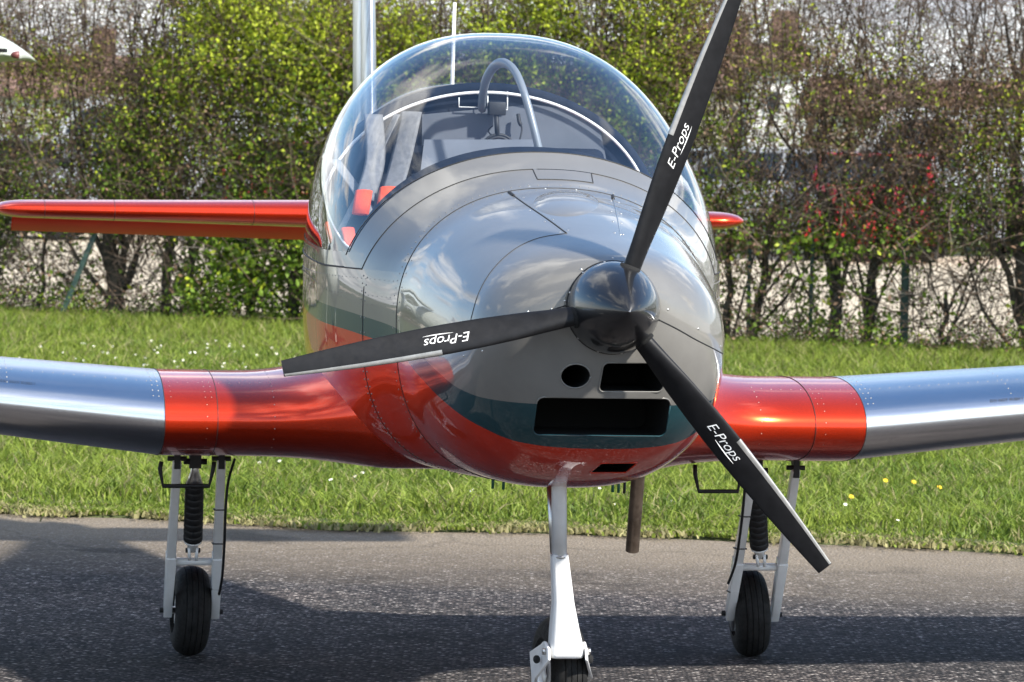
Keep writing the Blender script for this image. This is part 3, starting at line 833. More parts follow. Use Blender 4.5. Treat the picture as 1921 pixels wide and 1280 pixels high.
for ang, lab in ((70.2, 'black blade pointing up to the top edge'), (190.9, 'black blade pointing to the left'), (310.2, 'black blade pointing to the lower right')):
    make_blade(R(ang), lab)

# ---- wings
def foil(t, th=0.168, camber=0.012):
    # t 0..1 from lower trailing edge round the nose to the upper trailing edge
    a = abs(2 * t - 1); x = a ** 1.9 if a < 1 else 1.0
    x = (1 - math.cos(a * math.pi)) / 2 if a < 1 else 1
    y = 5 * th * (0.2969 * math.sqrt(x) - 0.126 * x - 0.3516 * x ** 2 + 0.2843 * x ** 3 - 0.1036 * x ** 4)
    cm = camber * 4 * x * (1 - x)
    return x, (cm + y) if t > .5 else (cm - y)
LE_S, LE_Z, CH = 1.50, 0.782, 1.45
def wing_pt(x, t, off=0):
    ax = abs(x); inc = R(2.5)
    if ax <= 1.0:
        le = LE_S; z0 = LE_Z; ch = CH; th = 0.170
        if ax < 0.80:      # fairing that swells into the fuselage
            k = ((0.80 - ax) / 0.40); k = min(k, 1.04); e = k ** 2.4
            le -= 0.26 * e; ch += 0.34 * e; th += 0.05 * e; z0 += 0.05 * e
    else:
        dx = ax - 1.0; le = LE_S + 0.02 * dx; z0 = LE_Z + math.tan(R(5.4)) * dx; ch = CH - 0.10 * dx; th = 0.170 - .024 * min(dx, .7)
    fx, fz = foil(t, th)
    if ax < .80 and t < .5: fz = max(fz * ch, -0.118 - (z0 - LE_Z)) / ch
    px = fx * ch; pz = fz * ch + (off if t > .5 else -off)
    return Vector((x, le + px * math.cos(inc) + pz * math.sin(inc) - (off if abs(t - .5) < .08 else 0), z0 + pz * math.cos(inc) - px * math.sin(inc)))
TS = lin(0, 1, 91)
wings = []
for sx, nm in ((-1, 'l'), (1, 'r')):
    wing = empty('wing', parent=plane)
    xs = [0.06, .15, .24, .30, .36, .40, .44, .48, .52, .56, .60, .64, .68, .72, .76, .80, .84, .86]
    o = obj('root_fairing', grid(lambda u, v: wing_pt(sx * v, u), TS, xs), M_orange, wing); recalc(o)
    o = obj('inner_panel', grid(lambda u, v: wing_pt(sx * v, u, .0006), TS, lin(0.8605, 1.0085, 6)), M_orange, wing); recalc(o)
    o = obj('outer_panel', grid(lambda u, v: wing_pt(sx * v, u), TS, lin(1.0095, 3.9, 40)), M_alu, wing); recalc(o)
    def tipf(u, v):
        p = wing_pt(sx * 3.9, u); m = wing_pt(sx * 3.9, 0.5); c = p.copy(); c.z = m.z
        k = math.cos(v * math.pi / 2)
        q_ = c + (p - c) * k; q_.y = m.y + .35 + (p.y - m.y - .35) * (0.55 + .45 * k); q_.x += sx * 0.16 * math.sin(v * math.pi / 2); return q_
    o = obj('wing_tip', grid(tipf, TS, lin(0, 1, 8)), M_alu, wing); recalc(o)
    # joints and rivet rows
    for xj, mt in ((0.8602, M_seam), (1.009, M_seam)):
        obj('panel_joint', tube([wing_pt(sx * xj, t, .0008) for t in lin(.2, .85, 50)], 0.0011, 5), mt, wing)
    rr = []
    def wd(x, t, r=0.0022):
        p = wing_pt(x, t); a = wing_pt(x, t + .01) - wing_pt(x, t - .01); b = wing_pt(x + .01, t) - wing_pt(x - .01, t)
        n = a.cross(b).normalized()
        c = wing_pt(x, .5) + Vector((0, .3, 0))
        if n.dot(p - c) < 0: n = -n
        rr.append(dome(p, n, r))
    for xr in (0.70, 0.875, 0.893, 0.99, 1.024, 1.04, 1.45):
        for t in lin(.56, .80, 16): wd(sx * xr, t)
    for xr in (0.70, .89):
        for t in lin(.42, .54, 5): wd(sx * xr, t)
    for x in lin(.7, 2.2, 52): wd(sx * x, .605, .0018)
    ri = [r_ for r_ in rr if abs(r_[0][0].x) < 1.009]; ro = [r_ for r_ in rr if abs(r_[0][0].x) >= 1.009]
    tag(obj('rivets', join(*ri), M_guard, wing), kind='stuff'); tag(obj('rivets', join(*ro), M_guard, wing), kind='stuff')
    # flap and trailing edge line seen over the wing
    tv, tf = text_mesh('DO NOT PUSH !', 0.016, 0, 0.0002, 1.1)
    w_ = max(v.x for v in tv); c_px, c_py = ((30, 717) if sx < 0 else (1885, 750))
    # solve t, x for the picture spot
    best = None
    for xi in lin(1.0, 1.9, 91):
        for ti in lin(.5, .75, 101):
            wp = AEM @ wing_pt(sx * xi, ti); cp = CAMM.inverted() @ wp
            u_ = 960.5 + F * cp.x / -cp.z; v_ = 640 - F * cp.y / -cp.z
            e = (u_ - c_px) ** 2 + (v_ - c_py) ** 2
            if best is None or e < best[0]: best = (e, xi, ti)
    _, xi, ti = best
    ds = (wing_pt(sx * xi, ti + .002) - wing_pt(sx * xi, ti - .002)).length / .004
    out = []
    for v in tv:
        x = sx * xi + (v.x - w_ / 2) * 0.097 / w_
        p = wing_pt(x, ti + (v.y * .8 - .005) / ds); p2 = wing_pt(x, ti + (v.y * .8 - .005) / ds, .001)
        out.append(p2 + Vector((0, -.0008, .0006)))
    obj('lettering', (out, tf), M_letb, wing, smooth=False)
    wings.append(wing)
    # black footstep / tie-down stirrup below the wing
if True:
    for pts_px, s_ in (([(303, 866), (300, 880), (306, 912), (392, 912), (400, 880), (402, 866)], 1.95), ([(1304, 872), (1304, 890), (1311, 922), (1384, 922), (1390, 890), (1391, 872)], 1.95)):
        pts = [q(a, b, s_) for a, b in pts_px]
        o = obj('step', tube(pts, 0.0065, 8, squash=(1, 1)), M_black, plane)
for sx in (-1, 1):
    p = wing_pt(sx * 1.085, .27)
    obj('tie_down_ring', lathe([(-.014, .006), (-.012, .009), (0, .009), (.004, .006)], p, 'z', 12), M_black, plane)
p_ = wing_pt(1.78, .66)
obj('filler_cap', lathe([(0, .034), (.003, .033), (.004, .02), (.004, .001)], p_ + Vector((0, 0, -.002)), 'z', 20), plain('red fuel cap', (0.5, 0.03, 0.02), rough=.4).m, plane)

# ---- tailplane, elevator, fin, rudder
ST_LE, ST_Z, ST_C = 4.95, 1.292, 0.52
def tail_pt(x, t, sc_=1.0):
    ax = abs(x); tap = 1 - 0.22 * (ax / 1.37)
    k = 1.0
    if ax > 1.27: k = math.sqrt(max(0, 1 - ((ax - 1.27) / 0.105) ** 2))
    fx, fz = foil(t, 0.20 * (0.25 + .75 * k), 0.0)
    c = ST_C * tap; le = ST_LE + .05 * ax + (1 - k) * .10
    return Vector((x, le + fx * c, ST_Z + fz * c * 1.05 * (1 - .26 * ax / 1.37) + 0.008))
def cut_foil(t, th, xcut): pass
tailp = empty('tailplane', parent=plane)
for sx in (-1, 1):
    xs_ = [.05, .12, .2, .3, .45, .6, .8, 1.0, 1.15, 1.25, 1.29, 1.32, 1.345, 1.36, 1.37, 1.3745]
    o = obj('stabiliser', grid(lambda u, v: tail_pt(sx * v, u), lin(0.12, .88, 61), xs_), M_orange, tailp); recalc(o)
    def elev(u, v):
        fx, fz = foil(u, 0.26, 0); ax = abs(v); c = .29 * (1 - .22 * ax / 1.37)
        y0 = ST_LE + .05 * ax + ST_C * (1 - .22 * ax / 1.37) * .82
        a = R(-22); px, pz = fx * c, fz * c * .9
        return Vector((sx * v, y0 + px * math.cos(a) + pz * math.sin(-a) * -1 * -1, ST_Z + .004 + pz * math.cos(a) + px * math.sin(a)))
    o = obj('elevator', grid(elev, lin(0, 1, 41), lin(.12, 1.30, 12)), M_orange2, tailp); recalc(o)
    for xr in (.45, .95, 1.2):
        obj('panel_joint', tube([tail_pt(sx * xr, t) for t in lin(.25, .75, 30)], .0010, 5), M_seam, tailp)
def fin_pt(t, z, th=.11, c=None, le=None):
    le = 5.20 + (z - 1.45) * .22 if le is None else le; c = .30 - .06 * (z - 1.45) if c is None else c
    fx, fz = foil(t, th, 0)
    return Vector((fz * c, le + fx * c, z))
finz = lin(1.40, 2.55, 16)
fin = obj('fin', grid(lambda u, v: fin_pt(u, v, .19), lin(0.08, .92, 61), finz), M_dull, plane); recalc(fin)
def rud(u, z):
    le = 5.20 + (z - 1.45) * .22; c = .30 - .06 * (z - 1.45)
    fx, fz = foil(u, .16, 0); a = R(5); cc = .20
    px, pz = fx * cc, fz * cc
    return Vector((pz * math.cos(a) - px * math.sin(a), le + c * .9 + px * math.cos(a), z))
rd = obj('rudder', grid(rud, lin(0, 1, 41), lin(1.25, 2.5, 12)), M_dull, plane); recalc(rd)
obj('fin_cap', tube([fin_pt(.5, 2.55) + Vector((0, .01 + .025 * k, 0)) for k in range(12)], [.010] + [.024] * 10 + [.010], 10), M_alu, plane)
# aerial
a0 = q(848, 165, 3.0); a1 = q(853, 5, 3.0)
obj('aerial', tube([a0 - (a1 - a0) * .35, a0, a1], [0.0075, .0068, .0055], 10), M_sealw, plane)
# static light edge on canopy: side vent
vp = [surf(1.86, math.pi - th_z(1.86, 1.40), .001)]
vc = q(598, 380, 2.02)
# exhaust
e0 = q(1197, 893, 0.98); e1 = q(1186, 1033, 1.06)
ex = [e0 + (e0 - e1) * .3, e0, e1]
rE = 0.0188
Vx, Fx = tube(ex, rE, 24, caps=False)
Vi, Fi_ = tube(ex, rE - .002, 24, caps=False)
rim = [(len(ex) - 1) * 24 + k for k in range(24)]; n0 = len(Vx)
Fr = [(rim[k], rim[(k + 1) % 24], n0 + rim[(k + 1) % 24], n0 + rim[k]) for k in range(24)]
V_, F_ = join((Vx, Fx), (Vi, Fi_)); F_ += Fr
recalc(obj('exhaust_pipe', (V_, F_), M_exh, plane), 50)
for (a, b) in ((1150, 915), (1161, 916), (1172, 917), (925, 908), (945, 910)):
    p = q(a, b - 14, 1.25)
    obj('drain_tube', tube([p, p + Vector((0, .004, -.034))], .0042, 8), M_green if a != 1172 else M_black, plane)

# ---- landing gear
def tyre_vf(c, Rr, w, n=56, grooves=True):
    prof = []
    m = 34
    for k in range(m + 1):
        a = -math.pi * 0.5 + math.pi * k / m
        # rounded section: crown radius near half width
        x = w / 2 * math.sin(a) * (1.0 if abs(math.sin(a)) < .9 else 1.0)
        rr = (Rr - w * 0.62) + w * 0.62 * (abs(math.cos(a)) ** 0.62)
        prof.append((x, rr))
    # ribs: three shallow grooves
    out = []
    for (x, r) in prof:
        out.append((x, r))
    gr = []
    for gx in (-.24, -.08, .08, .24):
        gr.append(gx * w)
    res = []
    for (x0, r0), (x1, r1) in zip(out[:-1], out[1:]):
        res.append((x0, r0))
        for gx in gr:
            if x0 <= gx < x1:
                f = (gx - x0) / (x1 - x0); r = r0 + (r1 - r0) * f
                res += [(gx - .0012, r), (gx - .0008, r - .004), (gx + .0008, r - .004), (gx + .0012, r)]
    res.append(out[-1])
    res = [(-w * .36, Rr * .52)] + res + [(w * .36, Rr * .52)]
    return lathe(res, (0, 0, 0), 'x', n)
def rim_vf(Rr, w):
    pr = [(-w * .34, 0.012), (-w * .40, .02), (-w * .40, Rr * .25), (-w * .22, Rr * .30), (-w * .20, Rr * .46), (-w * .37, Rr * .50), (-w * .40, Rr * .54),
          (w * .40, Rr * .54), (w * .37, Rr * .50), (w * .20, Rr * .46), (w * .22, Rr * .30), (w * .40, Rr * .25), (w * .40, .02), (w * .34, .012)]
    return lathe(pr, (0, 0, 0), 'x', 40)
def xform(vf, M): return [M @ Vector(p) for p in vf[0]], vf[1]
def prismbar(p0, p1, w0, w1, d0, d1, side=(1, 0, 0)):
    p0, p1 = Vector(p0), Vector(p1); t = (p1 - p0).normalized(); a = Vector(side); a = (a - t * a.dot(t)).normalized(); b = t.cross(a)
    V = []
    for p, w, d in ((p0, w0, d0), (p1, w1, d1)):
        for sa, sb in ((-1, -1), (1, -1), (1, 1), (-1, 1)): V.append(p + a * sa * w + b * sb * d)
    return V, [(0, 1, 2, 3), (7, 6, 5, 4), (0, 4, 5, 1), (1, 5, 6, 2), (2, 6, 7, 3), (3, 7, 4, 0)]
def bar(name, p0, p1, w0, w1, d0, d1, m, parent, bev=.003, side=(1, 0, 0)):
    o = obj(name, prismbar(p0, p1, w0, w1, d0, d1, side), m, parent)
    bm = bmesh.new(); bm.from_mesh(o.data); bmesh.ops.recalc_face_normals(bm, faces=bm.faces)
    bmesh.ops.bevel(bm, geom=list(bm.edges), offset=bev, segments=3, affect='EDGES', profile=.5)
    for e in bm.edges:
        if len(e.link_faces) == 2 and e.calc_face_angle(0) > R(40): e.smooth = False
    bm.to_mesh(o.data); bm.free(); return o
def main_gear(side, A, B, cross_y, shock, tyre_px, tyre_rot, hose, lab):
    g_ = empty('main_landing_gear', parent=plane); g_['label'] = lab
    SP, SX = 2.10, 2.48
    a0, a1 = [q(*A[0], SP), q(*A[1], SX - .01)]
    b0, b1 = [q(*B[0], SP), q(*B[1], SX - .01)]
    for p0, p1 in ((a0, a1), (b0, b1)):
        k = .62; mid = p0 + (p1 - p0) * k
        bar('gear_leg', p0 + (p0 - p1) * .02, mid, .0125, .0135, .016, .018, M_white, g_)
        bar('gear_leg', mid + (p0 - p1) * .02, p1, .0155, .0125, .022, .018, M_white, g_)
        obj('pivot_bracket', box(p0 + Vector((0, 0, .012)), (.009, .02, .030)), M_black, g_, smooth=False)
        obj('pivot_bolt', tube([p0 + Vector((-.028, -.004, .012)), p0 + Vector((.028, -.004, .012))], .0075, 10), M_black, g_)
        obj('axle_bolt', tube([p1 + Vector((-.024, 0, .012)), p1 + Vector((.024, 0, .012))], .008, 10), M_black, g_)
    ca, cb = [a0 + (a1 - a0) * ((cross_y - A[0][1]) / (A[1][1] - A[0][1])), b0 + (b1 - b0) * ((cross_y - B[0][1]) / (B[1][1] - B[0][1]))]
    obj('cross_tube', tube([ca, cb], .0115, 16), M_white, g_)
    for f_ in (.30, .52, .82):
        pm = b0 + (b1 - b0) * f_
        if side > 0: pm = a0 + (a1 - a0) * f_
        obj('cable_tie', box(pm, (.0175, .024, .0018)), M_black, g_, smooth=False)
    # shock absorber
    t0, t1 = q(*shock[0], SP + .03), q(*shock[1], SP + .20)
    d = (t1 - t0).normalized(); Ln = (t1 - t0).length
    n = 9; pts, rad = [], []
    bel0, bel1 = .22, .80
    for k in range(n):
        for f, r in ((0.0, .0285), (.25, .0292), (.70, .0292), (.84, .0280), (.92, .0250)):
            pts.append(t0 + d * Ln * (bel0 + (bel1 - bel0) * (k + f) / n)); rad.append(r * (.97 + .03 * k / n))
    obj('bellows', tube(pts, rad, 22), M_black, g_)
    obj('shock_top', tube([t0, t0 + d * Ln * .10, t0 + d * Ln * .14, t0 + d * Ln * .22], [.011, .013, .018, .026], 16), M_steel, g_)
    obj('shock_bracket', box(t0 + Vector((0, 0, .012)), (.017, .02, .028)), M_black, g_, smooth=False)
    obj('pivot_bolt', tube([t0 + Vector((-.034, -.01, .004)), t0 + Vector((.034, -.01, .004))], .009, 10), M_black, g_)
    obj('shock_rod', tube([t0 + d * Ln * .795, t0 + d * Ln * .81, t0 + d * Ln * .83, t0 + d * Ln * .90], [.027, .027, .017, .015], 18), M_white, g_)
    obj('shock_clevis', tube([t0 + d * Ln * .90 + Vector((-.022, -.008, 0)), t0 + d * Ln * .90 + Vector((.022, -.008, 0))], .0075, 10), M_black, g_)
    for sx in (-1, 1):
        obj('clevis_plate', tube([t0 + d * Ln * .88 + Vector((sx * .012, -.012, 0)), t0 + d * Ln * 1.0 + Vector((sx * .010, -.02, 0))], .005, 8), M_white, g_)
    # wheel
    cpx = q(*tyre_px, SX)
    Rt = .137
    M_ = Matrix.Translation((cpx.x, SX + .02, Rt - .002)) @ Matrix.Rotation(R(tyre_rot[0]), 4, 'Z') @ Matrix.Rotation(R(tyre_rot[1]), 4, 'Y')
    wh = empty('wheel', parent=g_)
    ty = obj('tyre', xform(tyre_vf(None, Rt, .108), M_), M_rubber, wh); recalc(ty, 40)
    rm = obj('rim', xform(rim_vf(Rt, .108), M_), M_white, wh); recalc(rm, 40)
    obj('axle', xform(tube([(-.075, 0, 0), (.075, 0, 0)], .011, 12), M_), M_steel, g_)
    obj('brake_disc', xform(lathe([(side * -.052, .01), (side * -.052, .055), (side * -.057, .055), (side * -.057, .01)], (0, 0, 0), 'x', 24), M_), M_steel, g_)
    hp_ = smoothpath([q(a, b, c) for a, b, c in hose], 8)
    obj('brake_hose', tube(hp_, .0042, 8), M_black, g_)
    return g_
main_gear(-1, ((332, 868), (314, 1152)), ((415, 868), (403, 1155)), 1052, ((366, 868), (361, 1050)), (358, 1145), (2, 2.0),
          [(440, 862, 2.0), (428, 905, 2.08), (423, 960, 2.12), (421, 1020, 2.18), (417, 1080, 2.25), (411, 1115, 2.33)], 'picture-left main gear leg with black hose on its right')
main_gear(1, ((1411, 885), (1368, 1158)), ((1492, 885), (1452, 1160)), 1062, ((1418, 885), (1426, 1062)), (1408, 1148), (-3, -4.0),
          [(1394, 872, 2.0), (1397, 900, 2.06), (1396, 930, 2.08), (1390, 990, 2.15), (1380, 1055, 2.25), (1366, 1095, 2.33)], 'picture-right main gear leg with black hose on its left')

# nose gear
ng = empty('nose_landing_gear', parent=plane)
n0_, n1_, n2_, n3_, n4_ = q(1052, 845, .56), q(1049, 915, .60), q(1049, 1040, .66), q(1056, 1130, .70), q(1061, 1228, .735)
obj('leg', tube([n0_ + (n0_ - n1_) * .6, n0_, n1_, n2_], [.0195, .0200, .0212, .0212], 20, squash=(1.35, .96)), M_white, ng)
obj('clamp', tube([n2_ + Vector((0, -.001, .0025)), n2_ + Vector((0, 0, -.0025))], .0235, 20, squash=(1.35, .96)), M_steel, ng)
obj('drag_brace', tube([q(1032, 905, .72), q(1040, 1085, .74)], [.010, .008], 10), M_steel, ng)
def fork_part():
    # sheath widening down into the fork crown, lofted rounded rectangle
    rows = [(n2_, .0215, .028), (n3_, .0275, .032), ((n3_ + n4_) / 2, .0375, .036), (n4_ + Vector((0, 0, .022)), .0445, .038), (n4_ + Vector((0, 0, .004)), .0450, .038), (n4_ - Vector((0, 0, .006)), .0425, .034), (n4_ - Vector((0, 0, .009)), .034, .026)]
    V, Fc = [], []; n = 28
    for p, hx, hy in rows:
        P = rrect(0, 0, hx, hy, min(hx, hy) * .38, 6)
        for (a, b) in P: V.append(p + Vector((a, b, 0)))
    n = len(P)
    for j in range(len(rows) - 1):
        for i in range(n): Fc.append((j * n + i, j * n + (i + 1) % n, (j + 1) * n + (i + 1) % n, (j + 1) * n + i))
    Fc.append(tuple(range((len(rows) - 1) * n, len(rows) * n))); Fc.append(tuple(range(n - 1, -1, -1)))
    o = obj('fork_crown', (V, Fc), M_white, ng); recalc(o, 60)
fork_part()
nb = q(1062, 1225, .72)
obj('pivot_bolt', tube([nb + Vector((-.064, 0, .004)), nb + Vector((.062, 0, .004))], .0062, 12), M_steel, ng)
for dx in (-.060, .062, .053): obj('bolt_head', tube([nb + Vector((dx - .004, 0, .004)), nb + Vector((dx + .004, 0, .004))], .0105, 6), M_steel, ng)
# side plates of the trailing fork with lightening holes
NR = .152; NAX = .885
nwc = q(1049, 1240, NAX)
steer = R(7)
NM = Matrix.Translation((nwc.x, NAX, NR)) @ Matrix.Rotation(steer, 4, 'Z')
for sx, px_, in ((-1, 1012), (1, 1090)):
    pv = nb + Vector((sx * .050, 0, .004)); ax = NM @ Vector((sx * .066, 0, -.01))
    mid = (pv + ax) / 2 + Vector((sx * .008, .02, -.005))
    P = [pv + Vector((0, -.026, .010)), pv + Vector((sx * .002, .022, .024)), mid + Vector((sx * .012, .05, .028)), ax + Vector((sx * .004, .03, .010)), ax + Vector((sx * .004, .02, -.030)), ax + Vector((sx * .004, -.02, -.032)), mid + Vector((sx * .012, -.05, -.032)), pv + Vector((0, -.034, -.020))]
    th_ = Vector((sx * .004, 0, 0))
    V = [p - th_ for p in P] + [p + th_ for p in P]; n = len(P)
    Fc = [tuple(range(n - 1, -1, -1)), tuple(range(n, 2 * n))] + [(i, (i + 1) % n, (i + 1) % n + n, i + n) for i in range(n)]
    o = obj('fork_plate', (V, Fc), M_white, ng, smooth=False); recalc(o)
    md = o.modifiers.new('bev', 'BEVEL'); md.width = .003; md.segments = 2
    hc = (pv + mid) / 2 + Vector((sx * .012, 0, -.004))
    obj('lightening_hole', tube([hc + Vector((sx * .002, 0, 0)), hc + Vector((sx * .006, -.003, 0))], [.011, .0112], 14), M_void, ng)
nw = empty('wheel', parent=ng)
recalc(obj('tyre', xform(tyre_vf(None, NR, .098), NM), M_rubber, nw), 40)
recalc(obj('rim', xform(rim_vf(NR, .098), NM), M_white, nw), 40)
# ---- headset hanging on the bulkhead hook: a thing of its own
hs = empty('headset'); hs.matrix_world = AEM
tag(hs, 'black headset hanging from a hook behind the seats inside the canopy', 'headset')
hb = q(932, 204, SB - .06)
bbox('hanger_block', hb, (.026, .018, .020), M_black, hs, .004)
obj('stem', tube([q(931, 212, SB - .065), q(933, 256, SB - .07)], .0075, 8), M_black, hs)
for rr_, s_ in ((30, .07), (25, .085)):
    arc = [q(935 + rr_ * math.cos(a), 280 - (rr_ - 3) * math.sin(a), SB - s_) for a in lin(0.15, math.pi - .15, 20)]
    obj('headband', tube(arc, .0048, 8), M_black, hs)
obj('ear_cup', lathe([(-.012, .004), (-.014, .02), (-.006, .026), (.008, .026), (.010, .004)], q(934, 279, SB - .075), 'y', 20), M_black, hs)
obj('cable', tube(smoothpath([q(972, 214, SB - .04), q(974, 228, SB - .045), q(979, 242, SB - .05), q(975, 262, SB - .06), q(968, 275, SB - .06)], 6), [.0062] * 10 + [.003] * 15, 6), M_black, hs)
obj('cable', tube(smoothpath([q(925, 236, SB - .05), q(917, 243, SB - .05), q(918, 250, SB - .05), q(924, 254, SB - .05)], 6), .0022, 6), M_black, hs)

# ================================================================== HEDGE
def hedge_y(x): return 33.5 - 0.5 * x
def hx(px): return (px - 960.5) * 33.5 / F
def leaf_col(n, green, yellow, brown, bright=1.0):
    """random leaf tints"""
    k = rng.random(n)
    base = np.empty((n, 3), dtype=np.float32)
    g = np.array([0.080, 0.125, 0.014]); y = np.array([0.20, 0.23, 0.020]); b = np.array([0.135, 0.085, 0.055])
    tot = green + yellow + brown
    sel = k * tot
    base[:] = g; base[(sel > green)] = y; base[sel > green + yellow] = b
    base *= (1.3 + 1.8 * rng.random((n, 1))) * bright
    return base
def leaves(P, S, col):
    """one folded leaf (two triangles pairs) for each point"""
    n = len(P)
    a = rng.normal(size=(n, 3)); a /= np.linalg.norm(a, axis=1, keepdims=True)
    b = rng.normal(size=(n, 3)); b -= a * (a * b).sum(1, keepdims=True); b /= np.linalg.norm(b, axis=1, keepdims=True)
    c = np.cross(a, b)
    S = S[:, None]
    V = np.empty((n, 4, 3), dtype=np.float32)
    V[:, 0] = P - a * S; V[:, 1] = P + b * S * .55 + c * S * .15; V[:, 2] = P + a * S; V[:, 3] = P - b * S * .55 + c * S * .15
    Fi = np.arange(n * 4).reshape(n, 4)
    F3 = np.concatenate([Fi[:, [0, 1, 2]], Fi[:, [0, 2, 3]]])
    return V.reshape(-1, 3), F3, np.repeat(col, 4, axis=0)
def twigs(P0, D, Ln, rad, col, seg=4, curl=.35, up=0.0):
    """bundles of curved three sided twigs"""
    n = len(P0)
    pts = np.empty((n, seg + 1, 3)); pts[:, 0] = P0
    d = D / np.linalg.norm(D, axis=1, keepdims=True)
    for k in range(seg):
        d = d + rng.normal(scale=curl, size=(n, 3)) * np.array([1, .7, .8]); d[:, 2] += up
        d /= np.linalg.norm(d, axis=1, keepdims=True)
        pts[:, k + 1] = pts[:, k] + d * (Ln / seg)[:, None]
    V = np.empty((n, seg + 1, 3, 3), dtype=np.float32)
    for k in range(seg + 1):
        t = pts[:, min(k + 1, seg)] - pts[:, max(k - 1, 0)]; t /= np.linalg.norm(t, axis=1, keepdims=True) + 1e-9
        ref = np.array([0.31, .9, .22]); a = np.cross(t, ref); a /= np.linalg.norm(a, axis=1, keepdims=True) + 1e-9; b = np.cross(t, a)
        rr = (rad * (1 - .75 * k / seg))[:, None]
        for j in range(3):
            an = TAU * j / 3; V[:, k, j] = pts[:, k] + (a * math.cos(an) + b * math.sin(an)) * rr
    base = (np.arange(n) * (seg + 1) * 3)[:, None]
    Fi = []
    for k in range(seg):
        for j in range(3):
            q0 = k * 3 + j; q1 = k * 3 + (j + 1) % 3
            Fi.append(base + np.array([[q0, q1, q1 + 3]])); Fi.append(base + np.array([[q0, q1 + 3, q0 + 3]]))
    return V.reshape(-1, 3), np.concatenate(Fi), np.repeat(col, (seg + 1) * 3, axis=0), pts
def wave(x, z, s): return math.sin(x * 2.1 + s) * math.sin(z * 3.3 + s * 2.1) + .6 * math.sin(x * 5.3 - z * 2.9 + s * 1.7) + .4 * math.sin(x * 11 + z * 9 + s)
WV = np.vectorize(wave)
def density(x, z):
    """leaf cover of the hedge by place along it and height"""
    px = 960.5 + x * F / 33.5
    low = np.clip((z - .05) / .5, 0, 1)
    d = np.where(z < 0.95, 0.16 + .50 * (px < 620) * (px > 250), 1.0)
    d = np.where((z >= .95) & (z < 1.50), 0.72, d)
    d = np.where((z < .30), np.maximum(d, .62), d)
    d = np.where((z > 0.80) & (z < 1.12), .75, d)
    top = np.clip((2.95 + .25 * np.sin(x * 1.7) - z) / .5, 0.0, 1)
    bare = np.clip(np.maximum((300 - px) / 180, (px - 1280) / 160), 0, 1)
    topb = np.clip((2.50 - z) / .5, 0.06, 1)
    d = d * (top * (1 - bare) + topb * bare)
    w = WV(x, z, 1.3)
    d = d * np.clip(0.88 + .50 * w, .10, 1.5)
    d = np.where((px > 1300) & (z > 1.0), d * .78, d)
    d = np.where((px > 1400) & (px < 1475) & (z > 1.5) & (z < 2.05), d * .22, d)
    d = np.where((px < 135) & (z > 1.55) & (z < 2.0), d * .35, d)
    return d
def greenness(x, z):
    px = 960.5 + x * F / 33.5
    g = np.interp(px, [-300, 120, 260, 420, 600, 900, 1180, 1340, 1500, 1700, 2300], [.35, .28, .48, .82, .97, .92, .78, .36, .20, .20, .18])
    g = np.where(z < 1.3, np.maximum(g, .55), g)
    return np.clip(g + .22 * WV(x * 1.3, z, 4.4), 0.05, 1)
specs = [  # picture column of the trunk, trunk radius, lean at the top (m), label
    (-420, .05, .1, None), (-250, .06, -.1, None), (-90, .05, .1, None),
    (22, .018, .08, 'thin stemmed half bare shrub at the picture\'s left edge below the white wing tip'),
    (182, .078, -.10, 'thick black trunked shrub in the hedge right of the slanting green prop'),
    (275, .045, .12, 'leafy shrub with a slim dark trunk next to the thick left trunk'),
    (335, .030, -.05, 'bushy green shrub behind the middle of the red tailplane'),
    (450, .040, .06, 'dense green shrub behind the inner half of the red tailplane'),
    (545, .042, -.08, 'dark green shrub touching the left side of the fuselage'),
    (690, .05, .08, 'bright green shrub directly behind the silver fin'),
    (860, .05, -.05, 'yellow green shrub behind the white aerial'),
    (1030, .05, .05, 'sparse green shrub above the top of the clear canopy'),
    (1190, .05, -.05, 'light green shrub behind the upper propeller blade'),
    (1352, .028, .02, 'thin brown shrub close to the right side of the fuselage'),
    (1402, .036, .16, 'forked shrub with v shaped stems right of the orange tailplane tip'),
    (1552, .050, -.12, 'brown shrub with a bent stem above the right wing root'),
    (1602, .042, .10, 'twiggy bare shrub between the bent stem and the green fence post'),
    (1728, .022, .04, 'low stunted shrub with a black stump right of the green fence post'),
    (1885, .088, -.18, 'thickest dark trunk of the hedge near the right picture edge'),
    (1935, .045, .14, 'slanting trunk cut by the right picture edge'),
    (2080, .05, .1, None), (2250, .05, .1, None), (2400, .05, -.1, None)]
xs_tr = [hx(s[0]) for s in specs]
bounds = [-99] + [(a + b) / 2 for a, b in zip(xs_tr[:-1], xs_tr[1:])] + [99]
